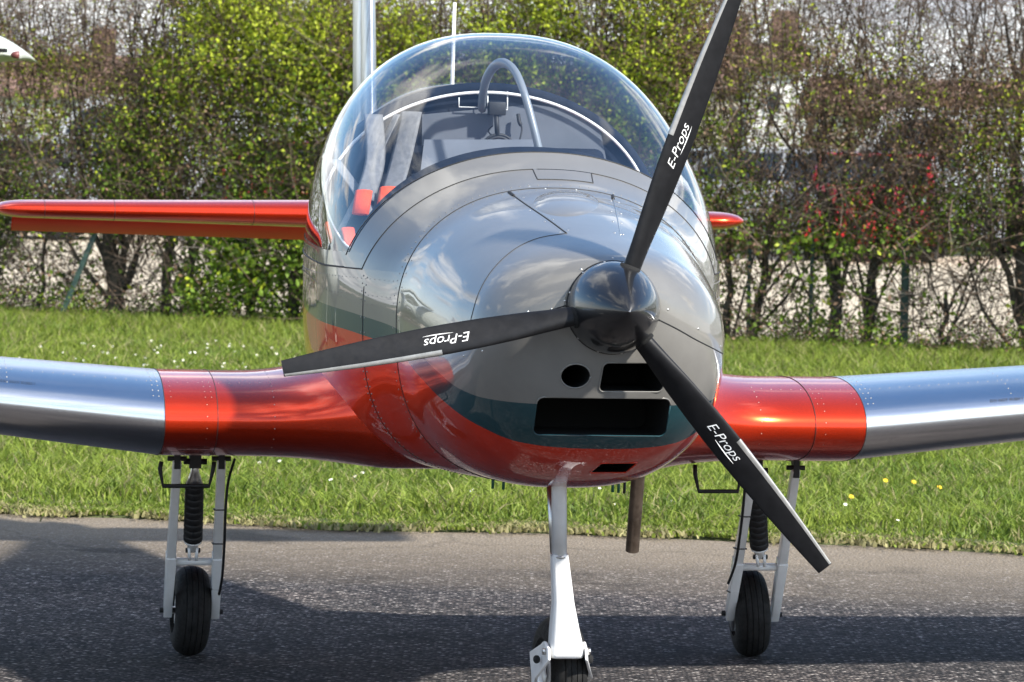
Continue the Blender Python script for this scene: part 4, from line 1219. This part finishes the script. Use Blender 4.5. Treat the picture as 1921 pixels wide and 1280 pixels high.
# sample leaf clumps over the whole hedge, then hand them to the nearest shrub
NC = 84000
cxs = rng.uniform(-5.3, 5.3, NC); czs = 0.03 + 3.35 * rng.random(NC)
keep = rng.random(NC) * 1.1 < density(cxs, czs)
cxs, czs = cxs[keep], czs[keep]
cdy = rng.normal(0, .30, len(cxs)); cys = hedge_y(cxs) + cdy
gr = greenness(cxs, czs)
for i, (pc, tr, lean, lab) in enumerate(specs):
    X = hx(pc); Y = hedge_y(X) + rnd.uniform(-.12, .12)
    sh_ = empty('hedge_shrub', (X, Y, 0))
    tag(sh_, lab or ('hedge shrub standing outside the ' + ('left' if X < 0 else 'right') + ' picture edge, ' + ['first', 'second', 'third', 'fourth', 'fifth', 'sixth'][i if X < 0 else len(specs) - 1 - i] + ' from the hedge end'), 'shrub', 'shrubs of the hedge')
    # trunk and limbs
    prs = []
    hgt = 1.25 if tr > .03 else 1.0
    if pc == 1728: hgt = .55
    tp = [Vector((lean * (k / 6) ** 1.3 + .018 * math.sin(k * 2.3 + i), .03 * math.sin(k * 1.7 + i), hgt * k / 6 - .03)) for k in range(7)]
    prs.append(tube(smoothpath(tp, 3), [tr * (1.35 if k == 0 else 1 - .35 * k / 18 + .07 * math.sin(k * 2.7 + i)) for k in range(19)], 9))
    starts = []
    nl = 12 if tr > .035 else 6
    for k in range(nl):
        t = rnd.uniform(.05, 1.0) if k else .3
        b0 = tp[min(int(t * 6), 6)]; a = rnd.uniform(0, TAU)
        if pc == 1402 and k == 0: b0 = tp[2]; dirx = .5
        else: dirx = rnd.uniform(-.75, .75)
        pts = [b0]; dd = Vector((dirx, rnd.uniform(-.25, .25), rnd.uniform(.6, 1.1)))
        for m in range(6):
            dd = (dd + Vector((rnd.uniform(-.3, .3), rnd.uniform(-.2, .2), rnd.uniform(-.1, .35)))).normalized()
            pts.append(pts[-1] + dd * rnd.uniform(.18, .34)); starts.append((pts[-1], dd.copy()))
        r0 = tr * rnd.uniform(.14, .5)
        prs.append(tube(smoothpath(pts, 2), [max(.004, r0 * (1 - .8 * m / 12)) for m in range(13)], 6))
    obj('trunk', join(*prs), M_bark, sh_)
    # twigs
    x0, x1 = max(bounds[i], X - .75), min(bounds[i + 1], X + .75)
    width = max(x1 - x0, .25)
    nt = int((3000 if abs(X) < 5 else 600) * width)
    tx = rng.uniform(x0 - .08, x1 + .08, nt); tz = np.where(rng.random(nt) < .22, rng.uniform(.05, 1.1, nt), rng.uniform(.9, 2.9, nt))
    pxt = 960.5 + tx * F / 33.5
    thin = ((pxt > 1395) & (pxt < 1480) & (tz > 1.35) & (tz < 2.05)) | ((pxt < 135) & (tz > 1.45) & (tz < 2.0)) | (((tz < 1.0) & (tz > .1)) & (np.sin(tx * 9.0) * np.sin(tx * 3.7 + 1) > -.1))
    kp = ~thin | (rng.random(nt) < .3); tx, tz = tx[kp], tz[kp]; nt = len(tx)
    P0 = np.stack([tx - X, hedge_y(tx) - Y + rng.normal(0, .28, nt), tz], 1)
    D = np.stack([rng.normal(0, .75, nt), rng.normal(0, .45, nt), rng.normal(.55, .5, nt)], 1)
    pxs = 960.5 + tx * F / 33.5
    barek = np.clip(np.maximum((300 - pxs) / 180, (pxs - 1280) / 160), 0, 1)
    Ln = rng.uniform(.22, .75, nt); rad = np.where(tz < 1.05, rng.uniform(.0022, .0060, nt), rng.uniform(.0013, .0040, nt))
    shade = rng.random((nt, 1))
    tcol = np.array([0.050, 0.036, 0.026]) * (1 - shade) + np.array([0.23, 0.17, 0.13]) * shade
    tv_, tf_, tc_, tp_ = twigs(P0, D, Ln, rad, tcol, 3)
    # long whips reaching above the clipped top
    nw_ = int(65 * width)
    wx = rng.uniform(x0, x1, nw_)
    P1 = np.stack([wx - X, hedge_y(wx) - Y + rng.normal(0, .2, nw_), rng.uniform(1.0, 2.4, nw_)], 1)
    D1 = np.stack([rng.normal(0, .22, nw_), rng.normal(0, .15, nw_), np.ones(nw_)], 1)
    tv2, tf2, tc2, _ = twigs(P1, D1, rng.uniform(.8, 1.7, nw_), rng.uniform(.004, .010, nw_), np.tile(np.array([0.075, 0.055, 0.042]), (nw_, 1)), 7, .10, .03)
    # a few pale dead stems arching across
    npale = int(16 * width) + 1
    px_ = rng.uniform(x0, x1, npale)
    P2 = np.stack([px_ - X, hedge_y(px_) - Y - rng.uniform(.25, .5, npale), rng.uniform(.5, 2.4, npale)], 1)
    D2 = np.stack([rng.choice([-1, 1], npale) * 1.0, rng.normal(0, .1, npale), rng.normal(.15, .4, npale)], 1)
    tv3, tf3, tc3, _ = twigs(P2, D2, rng.uniform(.35, .9, npale), rng.uniform(.002, .0036, npale), np.tile(np.array([0.34, 0.29, 0.24]), (npale, 1)), 8, .16, 0)
    VV = np.concatenate([tv_, tv2, tv3]); FF = np.concatenate([tf_, tf2 + len(tv_), tf3 + len(tv_) + len(tv2)]); CC = np.concatenate([tc_, tc2, tc3])
    tag(fast_mesh('branches', VV, FF, 3, M_twig, sh_, col=CC), kind='stuff')
    # leaves
    m = (cxs >= bounds[i]) & (cxs < bounds[i + 1]); 
    if m.sum():
        k = 12
        cx_, cy_, cz_, g_ = [np.repeat(a[m], k) for a in (cxs, cys, czs, gr)]
        n = len(cx_)
        P = np.stack([cx_ - X + rng.normal(0, .055, n), cy_ - Y + rng.normal(0, .06, n), cz_ + rng.normal(0, .050, n)], 1)
        P[:, 2] = np.maximum(P[:, 2], .01)
        S = rng.uniform(.011, .023, n) * (0.75 + .35 * g_)
        lowz = (P[:, 2] < .92) & (P[:, 2] > .32); S = np.where(lowz, S * 1.45, S); dropm = ~lowz | (rng.random(n) < .5)
        isg = rng.random(n) < g_
        yel = np.clip((P[:, 2] - .9) / 1.6, .1, .85)
        ca = leaf_col(n, 1, 0, 0); cb = leaf_col(n, 0, 1, 0); cc = leaf_col(n, 0, 0, 1)
        col = np.where((rng.random(n) < yel)[:, None], cb, ca)
        # brown buds and last year's leaves are fewer and smaller
        col = np.where(isg[:, None], col, cc); S = np.where(isg, S, S * .85)
        keepm = (isg | (rng.random(n) < .8)) & dropm
        V_, F_, C_ = leaves(P[keepm], S[keepm], col[keepm])
        tag(fast_mesh('crown', V_, F_, 3, M_leaf, sh_, col=C_), kind='stuff')

# the hedge runs on to both sides of the view
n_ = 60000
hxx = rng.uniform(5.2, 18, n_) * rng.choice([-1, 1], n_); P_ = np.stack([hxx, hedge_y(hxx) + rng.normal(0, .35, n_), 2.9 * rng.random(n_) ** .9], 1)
V_, F_, C_ = leaves(P_, rng.uniform(.035, .07, n_), leaf_col(n_, 1, .2, .8, .55))  # leaf tint darkened to paint in shade, so the fuselage mirrors a dark hedge
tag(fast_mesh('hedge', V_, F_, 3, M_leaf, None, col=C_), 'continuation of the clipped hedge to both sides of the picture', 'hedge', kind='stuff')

# ================================================================== FENCE
M_post = plain('green painted fence steel', (0.02, 0.05, 0.038), rough=0.6).vary((0.02, 0.05, 0.038), .3, 20).m
M_wire = plain('galvanised wire', (0.22, 0.22, 0.20), rough=.6, metal=.3).m
fence = empty('chain_link_fence', (0, 35.0, 0)); tag(fence, 'chain link fence on green posts running along the foot of the hedge', 'fence')
def fy(x): return hedge_y(x) - .12
def fp(x, z, o=0.0): return Vector((x, fy(x) - 35.0 + o, z))
for pc in (-260, 1390, 1500, 1662, 2100):
    x = hx(pc); r = .028 if pc == 1662 else .014
    bar('post', fp(x, -.02), fp(x, 1.0), r, r, r, r, M_post, fence, .004)
xb0, xb1 = hx(72), hx(145)
bar('brace', fp(xb0, -.02, -.5), fp(xb1, .75, -.3), .020, .020, .020, .020, M_post, fence, .004)
xpost = hx(150); 
def wires():
    P0, P1 = [], []
    st = .075; H = .92
    x = -6.4
    while x < 6.4:
        P0.append(fp(x, .02)); P1.append(fp(x + H * .8, H)); P0.append(fp(x + H * .8, .02, .004)); P1.append(fp(x, H, .004)); x += st
    V = []; Fc = []
    for a, b in zip(P0, P1):
        v, f = tube([a, b], .0011, 3, caps=False); n = len(V); V += v; Fc += [tuple(i + n for i in q_) for q_ in f]
    return V, Fc
tag(obj('wire_mesh', wires(), M_wire, fence, smooth=False), kind='stuff')
for z in (.09, .92): obj('line_wire', tube([fp(x, z + .01 * math.sin(x * 3), -.005) for x in lin(-6.4, 6.4, 30)], .0022, 5), M_wire, fence)

# ================================================================== GRASS
def grass(n, yfun, hfun, name, lab, wmul=1.0, dry=0.12):
    u = rng.random(n); Y, X = yfun(n)
    H = hfun(X, Y, n)
    ang = rng.uniform(0, TAU, n); lean = rng.normal(0, .55, (n, 2)) * H[:, None]
    wd = rng.uniform(.0026, .0060, n) * wmul
    a = np.stack([np.cos(ang), np.sin(ang)], 1) * wd[:, None]
    z0 = np.full(n, .0)
    V = np.zeros((n, 5, 3), dtype=np.float32)
    V[:, 0, 0] = X - a[:, 0]; V[:, 0, 1] = Y - a[:, 1]; V[:, 1, 0] = X + a[:, 0]; V[:, 1, 1] = Y + a[:, 1]
    mx, my = X + lean[:, 0] * .38, Y + lean[:, 1] * .38
    V[:, 2, 0] = mx - a[:, 0] * .8; V[:, 2, 1] = my - a[:, 1] * .8; V[:, 3, 0] = mx + a[:, 0] * .8; V[:, 3, 1] = my + a[:, 1] * .8
    V[:, 2:4, 2] = (H * .6)[:, None]
    V[:, 4, 0] = X + lean[:, 0]; V[:, 4, 1] = Y + lean[:, 1]; V[:, 4, 2] = H * rng.uniform(.75, 1.0, n)
    V[:, :, 2] += .012
    b = (np.arange(n) * 5)[:, None]
    Fi = np.concatenate([b + np.array([[0, 1, 3]]), b + np.array([[0, 3, 2]]), b + np.array([[2, 3, 4]])])
    pw = .5 + .5 * np.sin(X * 3.1 + 1.7 * np.sin(Y * 1.9)) * np.sin(Y * 2.3 + X * .7)
    k = np.clip(rng.random(n) * .8 + pw * .45, 0, 1)[:, None]
    col = np.array([0.062, 0.125, 0.012]) * (1 - k) + np.array([0.24, 0.30, 0.045]) * k
    dr = rng.random(n) < dry
    col[dr] = np.array([0.34, 0.31, 0.14]) * rng.uniform(.6, 1.1, (dr.sum(), 1))
    col *= rng.uniform(.75, 1.25, (n, 1))
    o = fast_mesh(name, V.reshape(-1, 3), Fi, 3, M_grass, col=np.repeat(col, 5, axis=0))
    tag(o, lab, 'grass', kind='stuff'); return o
ey = np.vectorize(edge_y)
def yf_main(n):
    Y = 17.0 + 18.6 * rng.random(n) ** 1.25
    X = rng.uniform(-1, 1, n) * (Y * .125 + .5)
    kp = Y < hedge_y(X) + .2; Y, X = np.resize(Y[kp], n) + rng.normal(0, .03, n), np.resize(X[kp], n) + rng.normal(0, .02, n)
    return np.maximum(Y, ey(X) + rng.random(n) ** 1.5 * .25), X
def h_main(X, Y, n):
    c = .5 + .5 * np.sin(X * 4.3 + 2 * np.sin(Y * 3.1)) * np.sin(Y * 3.7 - X)
    e = np.clip((Y - ey(X)) / .5, .25, 1)
    far = np.clip((Y - (hedge_y(X) - 3.4)) / 2.0, 0, 1)
    return (rng.uniform(.040, .10, n) + .07 * c ** 2 * rng.random(n)) * e + far * rng.uniform(.02, .10, n)
grass(235000, yf_main, h_main, 'grass', 'sunlit green grass of the verge between taxiway and hedge')
def yf_edge(n):
    X = rng.uniform(-3.2, 3.2, n); m_ = np.sin(X * 5.1) + np.sin(X * 12.7 + 1) * .8 + rng.normal(0, .9, n); X = X[m_ > -.1]
    X = np.resize(X, n) + rng.normal(0, .02, n); return ey(X) + np.minimum(rng.normal(.03, .085, n), .2), X
grass(9000, yf_edge, lambda X, Y, n: rng.uniform(.008, .035, n), 'dry_grass', 'straw coloured clippings and dead grass along the asphalt edge', 1.5, .85)
def yf_far(n):
    X = rng.uniform(-6, 6, n); return hedge_y(X) + rng.uniform(-1.2, .9, n), X
grass(22000, yf_far, lambda X, Y, n: rng.uniform(.04, .17, n), 'long_grass', 'long shaded grass and weeds growing under the hedge', 1.3, .15)

# daisies and dandelions
M_petal = plain('daisy petals', (0.8, 0.8, 0.78), rough=.7).m; M_yel = plain('dandelion yellow', (0.75, 0.52, 0.02), rough=.7).m; M_stem = plain('flower stem', (0.06, 0.12, 0.02), rough=.7).m
def flower_mesh(name, rad, petals, yellow):
    V, Fc, fm = [], [], []
    for k in range(petals):
        a = TAU * k / petals; d = Vector((math.cos(a), math.sin(a), 0)); s_ = Vector((-math.sin(a), math.cos(a), 0))
        n = len(V); V += [d * rad * .2, d * rad * .7 + s_ * rad * .22 + Vector((0, 0, rad * .12)), d * rad + Vector((0, 0, rad * .05)), d * rad * .7 - s_ * rad * .22 + Vector((0, 0, rad * .12))]
        Fc.append((n, n + 1, n + 2, n + 3)); fm.append(1 if yellow else 0)
    n = len(V)
    for k in range(6): V.append(Vector((rad * .35 * math.cos(TAU * k / 6), rad * .35 * math.sin(TAU * k / 6), rad * .12)))
    V.append(Vector((0, 0, rad * .35)))
    for k in range(6): Fc.append((n + k, n + (k + 1) % 6, n + 6)); fm.append(1)
    v, f = tube([(0, 0, 0), (.003, .002, -.05)], .0012, 4); n = len(V); V += v; Fc += [tuple(i + n for i in q_) for q_ in f]; fm += [2] * len(f)
    me = bpy.data.meshes.new(name); me.from_pydata([tuple(p) for p in V], [], Fc)
    for m in (M_petal, M_yel, M_stem): me.materials.append(m)
    me.polygons.foreach_set('material_index', fm); me.update(); return me
dm = flower_mesh('daisy', .0085, 10, False); ym = flower_mesh('dandelion', .012, 16, True)
def ground_at(px, py):
    o = Vector((0, 0, CAMH)); d = CAMM.to_3x3() @ Vector(((px - 960.5) / F, -(py - 640) / F, -1)); t = (.06 - CAMH) / d.z; return o + d * t
spots = []
for (x0, x1, y0, y1, n) in ((20, 560, 645, 690, 34), (300, 560, 655, 700, 16), (600, 1040, 880, 930, 4), (0, 560, 850, 900, 3), (1100, 1400, 880, 950, 3), (1300, 1880, 930, 1015, 2)):
    for _ in range(n): spots.append((rnd.uniform(x0, x1), rnd.uniform(y0, y1)))
for (px, py) in spots:
    p = ground_at(px, py); o = bpy.data.objects.new('daisy', dm); C.objects.link(o); o.location = (p.x, p.y, .075 + rnd.uniform(-.01, .02))
    o.rotation_euler = (rnd.uniform(.3, 1.0), rnd.uniform(-.3, .3), rnd.uniform(-.5, .5)); s_ = rnd.uniform(.8, 1.3); o.scale = (s_,) * 3
    if py < 720: tag(o, 'small white daisy in the grass seen above the left wing, below the tailplane', 'daisy', 'daisies above the left wing')
    elif px < 560: tag(o, 'small white daisy in the grass seen below the left wing', 'daisy', 'daisies below the left wing')
    elif px < 1100: tag(o, 'small white daisy in the grass just below the belly of the aeroplane', 'daisy', 'daisies below the belly')
    else: tag(o, 'small white daisy in the grass seen below the right wing', 'daisy', 'daisies below the right wing')
for (px, py, lab) in ((1661, 912, 'leftmost of the three yellow dandelions in a row under the right wing'), (1714, 915, 'middle one of the three yellow dandelions in a row under the right wing'), (1762, 925, 'rightmost of the three yellow dandelions in a row under the right wing'), (1597, 943, 'yellow dandelion lower and nearer the propeller tip than the other three')):
    p = ground_at(px, py); o = bpy.data.objects.new('dandelion', ym); C.objects.link(o); o.location = (p.x, p.y, .085); o.rotation_euler = (.8, .1, .2)
    tag(o, lab, 'dandelion', 'dandelions in the verge')

# ================================================================== BEYOND THE HEDGE
def far_x(px, Y): return (px - 960.5) * Y / F
M_glassd = plain('dark car glass', (0.02, 0.028, 0.035), rough=.08, spec=.8).m
M_lamp = plain('rear lamp red', (0.5, 0.02, 0.02), rough=.3).m
M_head = plain('clear headlamp', (0.6, 0.62, 0.65), rough=.15, metal=.6).m
def car(px, Y, col, L_, H_, lab, rz=0.0, kind='car', z=0.0):
    x = far_x(px, Y); root = empty('parked_car' if kind == 'car' else 'parked_van', (x, Y, z), rz)
    tag(root, lab, 'car' if kind == 'car' else 'van', 'vehicles parked behind the hedge')
    m = plain('car paint', col, rough=.3, coat=1.0, coatr=.03).m
    W_ = .86
    if kind == 'car':
        prof = [(-.5, .22), (-.5, .52), (-.485, .62), (-.42, .66), (-.33, .69), (-.20, .98), (-.12, 1.0), (.20, 1.0), (.28, .97), (.40, .70), (.47, .66), (.5, .55), (.5, .22), (.44, .16), (-.44, .16)]
        win = [(-.30, .69), (-.185, .945), (-.12, .955), (.19, .955), (.26, .93), (.365, .70)]
    else:
        prof = [(-.5, .20), (-.5, .40), (-.48, .50), (-.40, .56), (-.30, .93), (-.24, .99), (.48, 1.0), (.5, .96), (.5, .2), (.46, .12), (-.46, .12)]
        win = [(-.375, .57), (-.295, .86), (-.26, .90), (-.10, .90), (-.10, .57)]
    def P(a, b, y, sh=1.0): return Vector((a * L_, y, b * H_))
    n = len(prof); rows = []
    for y, k in ((-W_, .0), (-W_ * .97, 1), (W_ * .97, 1), (W_, .0)):
        for (a, b) in prof:
            tuck = max(0, (b - .62)) * .42
            yy = y * (1 - tuck); sc = .985 if k == 0 else 1.0
            rows.append(Vector((a * L_ * sc, yy, (.5 + (b - .5) * sc) * H_)))
    Fc = [(j * n + i, j * n + (i + 1) % n, (j + 1) * n + (i + 1) % n, (j + 1) * n + i) for j in range(3) for i in range(n)] + [tuple(range(n - 1, -1, -1)), tuple(range(3 * n, 4 * n))]
    b_ = obj('body', (rows, Fc), m, root); recalc(b_, 28)
    nw = len(win)
    for sy in (-1, 1):
        V = [Vector((a * L_, sy * (W_ * (1 - max(0, b - .62) * .42) + .004), b * H_)) for a, b in win]
        w_ = obj('window', (V, [tuple(range(nw))]), M_glassd, root, smooth=False)
        bar('pillar', (0.02 * L_ if kind == 'car' else -.2 * L_, sy * (W_ * .955 + .006), .68 * H_), (0.03 * L_ if kind == 'car' else -.2 * L_, sy * (W_ * .86 + .01), .965 * H_ if kind == 'car' else .88 * H_), .03, .025, .012, .012, m, w_, .003)
    for (a0, b0, a1, b1) in (((-.325, .70, -.205, .965), (.395, .71, .285, .955)) if kind == 'car' else ((-.395, .58, -.303, .91),)):
        o_ = -.012 if a0 < 0 else .012
        V = [Vector((a0 * L_ + o_, -W_ * .88, b0 * H_)), Vector((a0 * L_ + o_, W_ * .88, b0 * H_)), Vector((a1 * L_ + o_, W_ * .78, b1 * H_)), Vector((a1 * L_ + o_, -W_ * .78, b1 * H_))]
        obj('windscreen', (V, [(0, 1, 2, 3)]), M_glassd, root, smooth=False)
    for ax in (-.32, .31):
        for sy in (-1, 1):
            wh = empty('wheel', (0, 0, 0), parent=root)
            Mx = Matrix.Translation((ax * L_, sy * (W_ - .08), .32)) @ Matrix.Rotation(R(90), 4, 'Z')
            recalc(obj('tyre', xform(lathe([(-.1, .18), (-.11, .27), (-.09, .32), (.09, .32), (.11, .27), (.1, .18)], (0, 0, 0), 'x', 24), Mx), M_rubber, wh), 30)
            recalc(obj('rim', xform(lathe([(-.1, .02), (-.09, .19), (.09, .19), (.1, .02)], (0, 0, 0), 'x', 20), Mx), M_steel, wh), 30)
    for sy in (-1, 1):
        bbox('headlight', (-.485 * L_, sy * .62, .56 * H_ if kind == 'car' else .42 * H_), (.06, .15, .07), M_head, root, .02)
        bbox('tail_light', (.492 * L_, sy * .68, .62 * H_), (.04, .12, .09), M_lamp, root, .02)
    return root
car(-60, 62, (.55, .58, .62), 4.3, 1.45, 'pale silver car beyond the hedge at the left edge')
car(150, 66, (.75, .76, .78), 4.2, 1.48, 'white car beyond the hedge under the left wing tip', .1)
car(330, 69, (.72, .73, .74), 5.0, 2.1, 'white van seen through the hedge above the red tailplane', -.05, 'van')
car(560, 64, (.40, .02, .02), 4.0, 1.45, 'small dark red car glimpsed end on beside the left of the fuselage', R(85))
car(1330, 70, (.60, .66, .72), 4.2, 1.45, 'light blue grey car beyond the hedge right of the canopy', .1)
car(1450, 62, (.40, .42, .44), 4.2, 1.48, 'silver car beyond the forked stems of the hedge', -.08)
car(1640, 60, (.50, .012, .016), 4.1, 1.46, 'bright red car glimpsed end on through the right half of the hedge', R(82))
car(1850, 66, (.76, .77, .78), 5.3, 2.15, 'white van with dark windows behind the right half of the hedge', .0, 'van')
car(2080, 63, (.3, .31, .33), 4.4, 1.5, 'grey car hidden past the right picture edge', .1)

M_wallw = plain('white render', (0.72, 0.70, 0.66), rough=.8).vary((0.72, 0.70, 0.66), .08, 1.5).m
M_wallc = plain('cream render', (0.62, 0.56, 0.44), rough=.8).vary((0.62, 0.56, 0.44), .1, 1.5).m
M_tile = plain('clay roof', (0.20, 0.12, 0.09), rough=.85).vary((0.20, 0.12, 0.09), .3, 3).m
def house(px, Y, wd, hw, hr, dp, mw, lab, wins):
    x = far_x(px, Y); root = empty('house', (x, Y, 0)); tag(root, lab, 'house', 'buildings beyond the car park')
    V = [(-wd, -dp, 0), (wd, -dp, 0), (wd, dp, 0), (-wd, dp, 0), (-wd, -dp, hw), (wd, -dp, hw), (wd, dp, hw), (-wd, dp, hw), (-wd, 0, hw + hr), (wd, 0, hw + hr)]
    obj('wall', (V, [(0, 1, 5, 4), (1, 2, 6, 9, 5), (2, 3, 7, 6), (3, 0, 4, 8, 7), (0, 3, 2, 1)]), mw, root, smooth=False)
    t = .12
    for sy in (-1, 1):
        a = [Vector((-wd - .2, sy * (dp + .25), hw - .1)), Vector((wd + .2, sy * (dp + .25), hw - .1)), Vector((wd + .2, 0, hw + hr + .05)), Vector((-wd - .2, 0, hw + hr + .05))]
        V = a + [p + Vector((0, 0, t)) for p in a]
        recalc(obj('roof', (V, [(0, 1, 2, 3), (7, 6, 5, 4), (0, 4, 5, 1), (1, 5, 6, 2), (2, 6, 7, 3), (3, 7, 4, 0)]), M_tile, root, smooth=False))
    for (wx, wz, ww, wh) in wins:
        f = obj('window', box((wx, -dp - .01, wz), (ww, .04, wh)), M_wallw, root, smooth=False)
        obj('pane', box((wx, -dp - .055, wz), (ww - .07, .006, wh - .07)), M_glassd, f, smooth=False)
    bbox('chimney', (wd * .5, 0, hw + hr + .3), (.3, .3, .6), M_tile, root, .02)
house(60, 118, 3.6, 2.4, .9, 3, M_wallw, 'white bungalow seen through the hedge below the white wing tip', [(-1.6, 1.5, .5, .5), (1.5, 1.5, .5, .5)])
house(1436, 96, .55, 3.2, .3, 1.2, M_wallw, 'narrow white gable end gleaming through the hedge right of the propeller', [(0, 2.4, .2, .3)])
house(1290, 128, 2.6, 3.0, 1.2, 3, M_wallc, 'cream house with orange roof behind the upper propeller blade', [(-1.6, 1.9, .5, .6), (1.4, 1.9, .5, .6)])
house(1790, 110, 3.6, 2.3, .7, 3, M_wallw, 'long white building glimpsed above the white van', [(-1.6, 1.5, .5, .5), (1.5, 1.5, .5, .5)])
house(830, 130, 5.5, 2.4, 1.0, 3.2, M_wallc, 'cream house hidden by the canopy and hedge', [(-2.6, 1.5, .5, .5), (2.5, 1.5, .5, .5)])

# distant trees, one object each with trunk and crown
def far_tree(px, Y, h, r, lab, bare=.3):
    x = far_x(px, Y); root = empty('tree', (x, Y, 0)); tag(root, lab, 'tree', 'trees far behind the car park')
    prs = [tube(smoothpath([(0, 0, 0), (.1, 0, h * .3), (0, .1, h * .75)], 4), [.16] * 3 + [.12] * 3 + [.05] * 3, 7)]
    obj('trunk', join(*prs), M_bark, root)
    n = 1500; nt = 160
    c = rng.normal(size=(26, 3)) * np.array([r * .45, r * .45, h * .20]) + np.array([0, 0, h * .62])
    ci = rng.integers(0, 26, n); P = c[ci] + rng.normal(size=(n, 3)) * r * .17
    P[:, 2] = np.maximum(P[:, 2], .25)
    col = leaf_col(n, .6, .5, .8 * bare)
    V_, F_, C_ = leaves(P, rng.uniform(.05, .10, n), col)
    tag(fast_mesh('crown', V_, F_, 3, M_leaf, root, col=C_), kind='stuff')
    P0 = np.tile(np.array([0, 0, h * .35]), (nt, 1)) + rng.normal(size=(nt, 3)) * np.array([r * .2, r * .2, h * .12])
    D = rng.normal(size=(nt, 3)) * np.array([.7, .7, .4]) + np.array([0, 0, .8])
    a, b, c2, _ = twigs(P0, D, rng.uniform(.5, 1.0, nt) * h * .5, rng.uniform(.008, .02, nt), np.tile(np.array([.07, .055, .045]), (nt, 1)), 5, .2)
    tag(fast_mesh('branches', a, b, 3, M_twig, root, col=c2), kind='stuff')
words = ['leftmost', 'second', 'third', 'fourth', 'fifth', 'sixth', 'seventh', 'eighth', 'ninth', 'tenth', 'rightmost']
for k, px in enumerate((-300, -60, 180, 420, 640, 900, 1130, 1240, 1560, 1700, 2050)):
    Y = 92 + 14 * math.sin(k * 2.1); far_tree(px, Y, 2.2 + .4 * math.sin(k * 1.7 + 1) + (-.6 if k in (7, 8, 9) else 0), 1.9, words[k] + ' tree of the row of distant trees beyond the car park, seen through the hedge', .3 if 3 < k < 8 else .9)

# ================================================================== THE OTHER AEROPLANE (white wing tip at the left edge)
M_oldw = plain('weathered white paint', (0.5, 0.52, 0.46), rough=.45, coat=.2, coatr=.2).vary((0.50, 0.52, 0.46), .18, 9).m
OY = 22.0
ox = far_x(70, OY) - .10
op = empty('other_aeroplane', (ox, OY, 0)); tag(op, 'old white high wing aeroplane with only its wing tip reaching in at upper left', 'aeroplane')
def ow(u, v):   # v 0 tip .. 1 root
    k = math.sin(min(v / .07, 1) * math.pi / 2) ** .6 if v < .07 else 1
    fx, fz = foil(u, .155 * k, .02); c = 1.25 * (.72 + .28 * k)
    dz = -.045 * (1 - k)
    return Vector((-4.4 * v, -.3 + fx * c + .25 * (1 - k), 1.975 + dz + fz * c * 1.0 - .02 * fx))
recalc(obj('wing', grid(ow, lin(0, 1, 61), [0, .004, .01, .018, .028, .04, .055, .07, .1, .2, .4, .6, .8, 1]), M_oldw, op))
obj('panel_joint', tube([ow(t, .030 + .004) for t in lin(.2, .8, 40)], .0022, 5), M_seam, op)
bbox('lamp_recess', (-.10, -.285, 1.965), (.055, .05, .010), M_void, op, .004)
obj('position_lamp', lathe([(-.03, .002), (-.024, .012), (-.008, .018), (.012, .020), (.014, .002)], (-.002, -.22, 1.945), 'x', 14), plain('red position lamp', (.16, .05, .045), rough=.4).m, op)
fz_ = lin(0, TAU, 25)[:-1]
rowsf = [(-1.9, .05, 1.15), (-1.75, .32, 1.15), (-1.2, .45, 1.15), (-.5, .52, 1.3), (.6, .5, 1.35), (1.6, .34, 1.3), (3.0, .16, 1.35), (4.2, .05, 1.4)]
Vv = [Vector((-4.6 + r * 1.0 * math.cos(a), y, zc + r * 1.12 * math.sin(a))) for (y, r, zc) in rowsf for a in fz_]
Ff = [(j * 24 + i, j * 24 + (i + 1) % 24, (j + 1) * 24 + (i + 1) % 24, (j + 1) * 24 + i) for j in range(7) for i in range(24)]
recalc(obj('fuselage', (Vv, Ff), M_oldw, op))
obj('wing_strut', tube([(-2.2, 0, 1.93), (-4.25, .1, .95)], .025, 8), M_oldw, op)
for xw, yw in ((-3.7, .35), (-5.5, .35), (-4.6, -1.35)):
    Mx = Matrix.Translation((xw, yw, .2)); wh = empty('wheel', (0, 0, 0), parent=op)
    recalc(obj('tyre', xform(tyre_vf(None, .2, .13, 28), Mx), M_rubber, wh)); recalc(obj('rim', xform(rim_vf(.2, .13), Mx), M_oldw, wh))
    obj('gear_leg', tube([(xw, yw, .2), (-4.6 + (xw + 4.6) * .4, yw, .85)], .025, 8), M_oldw, op)
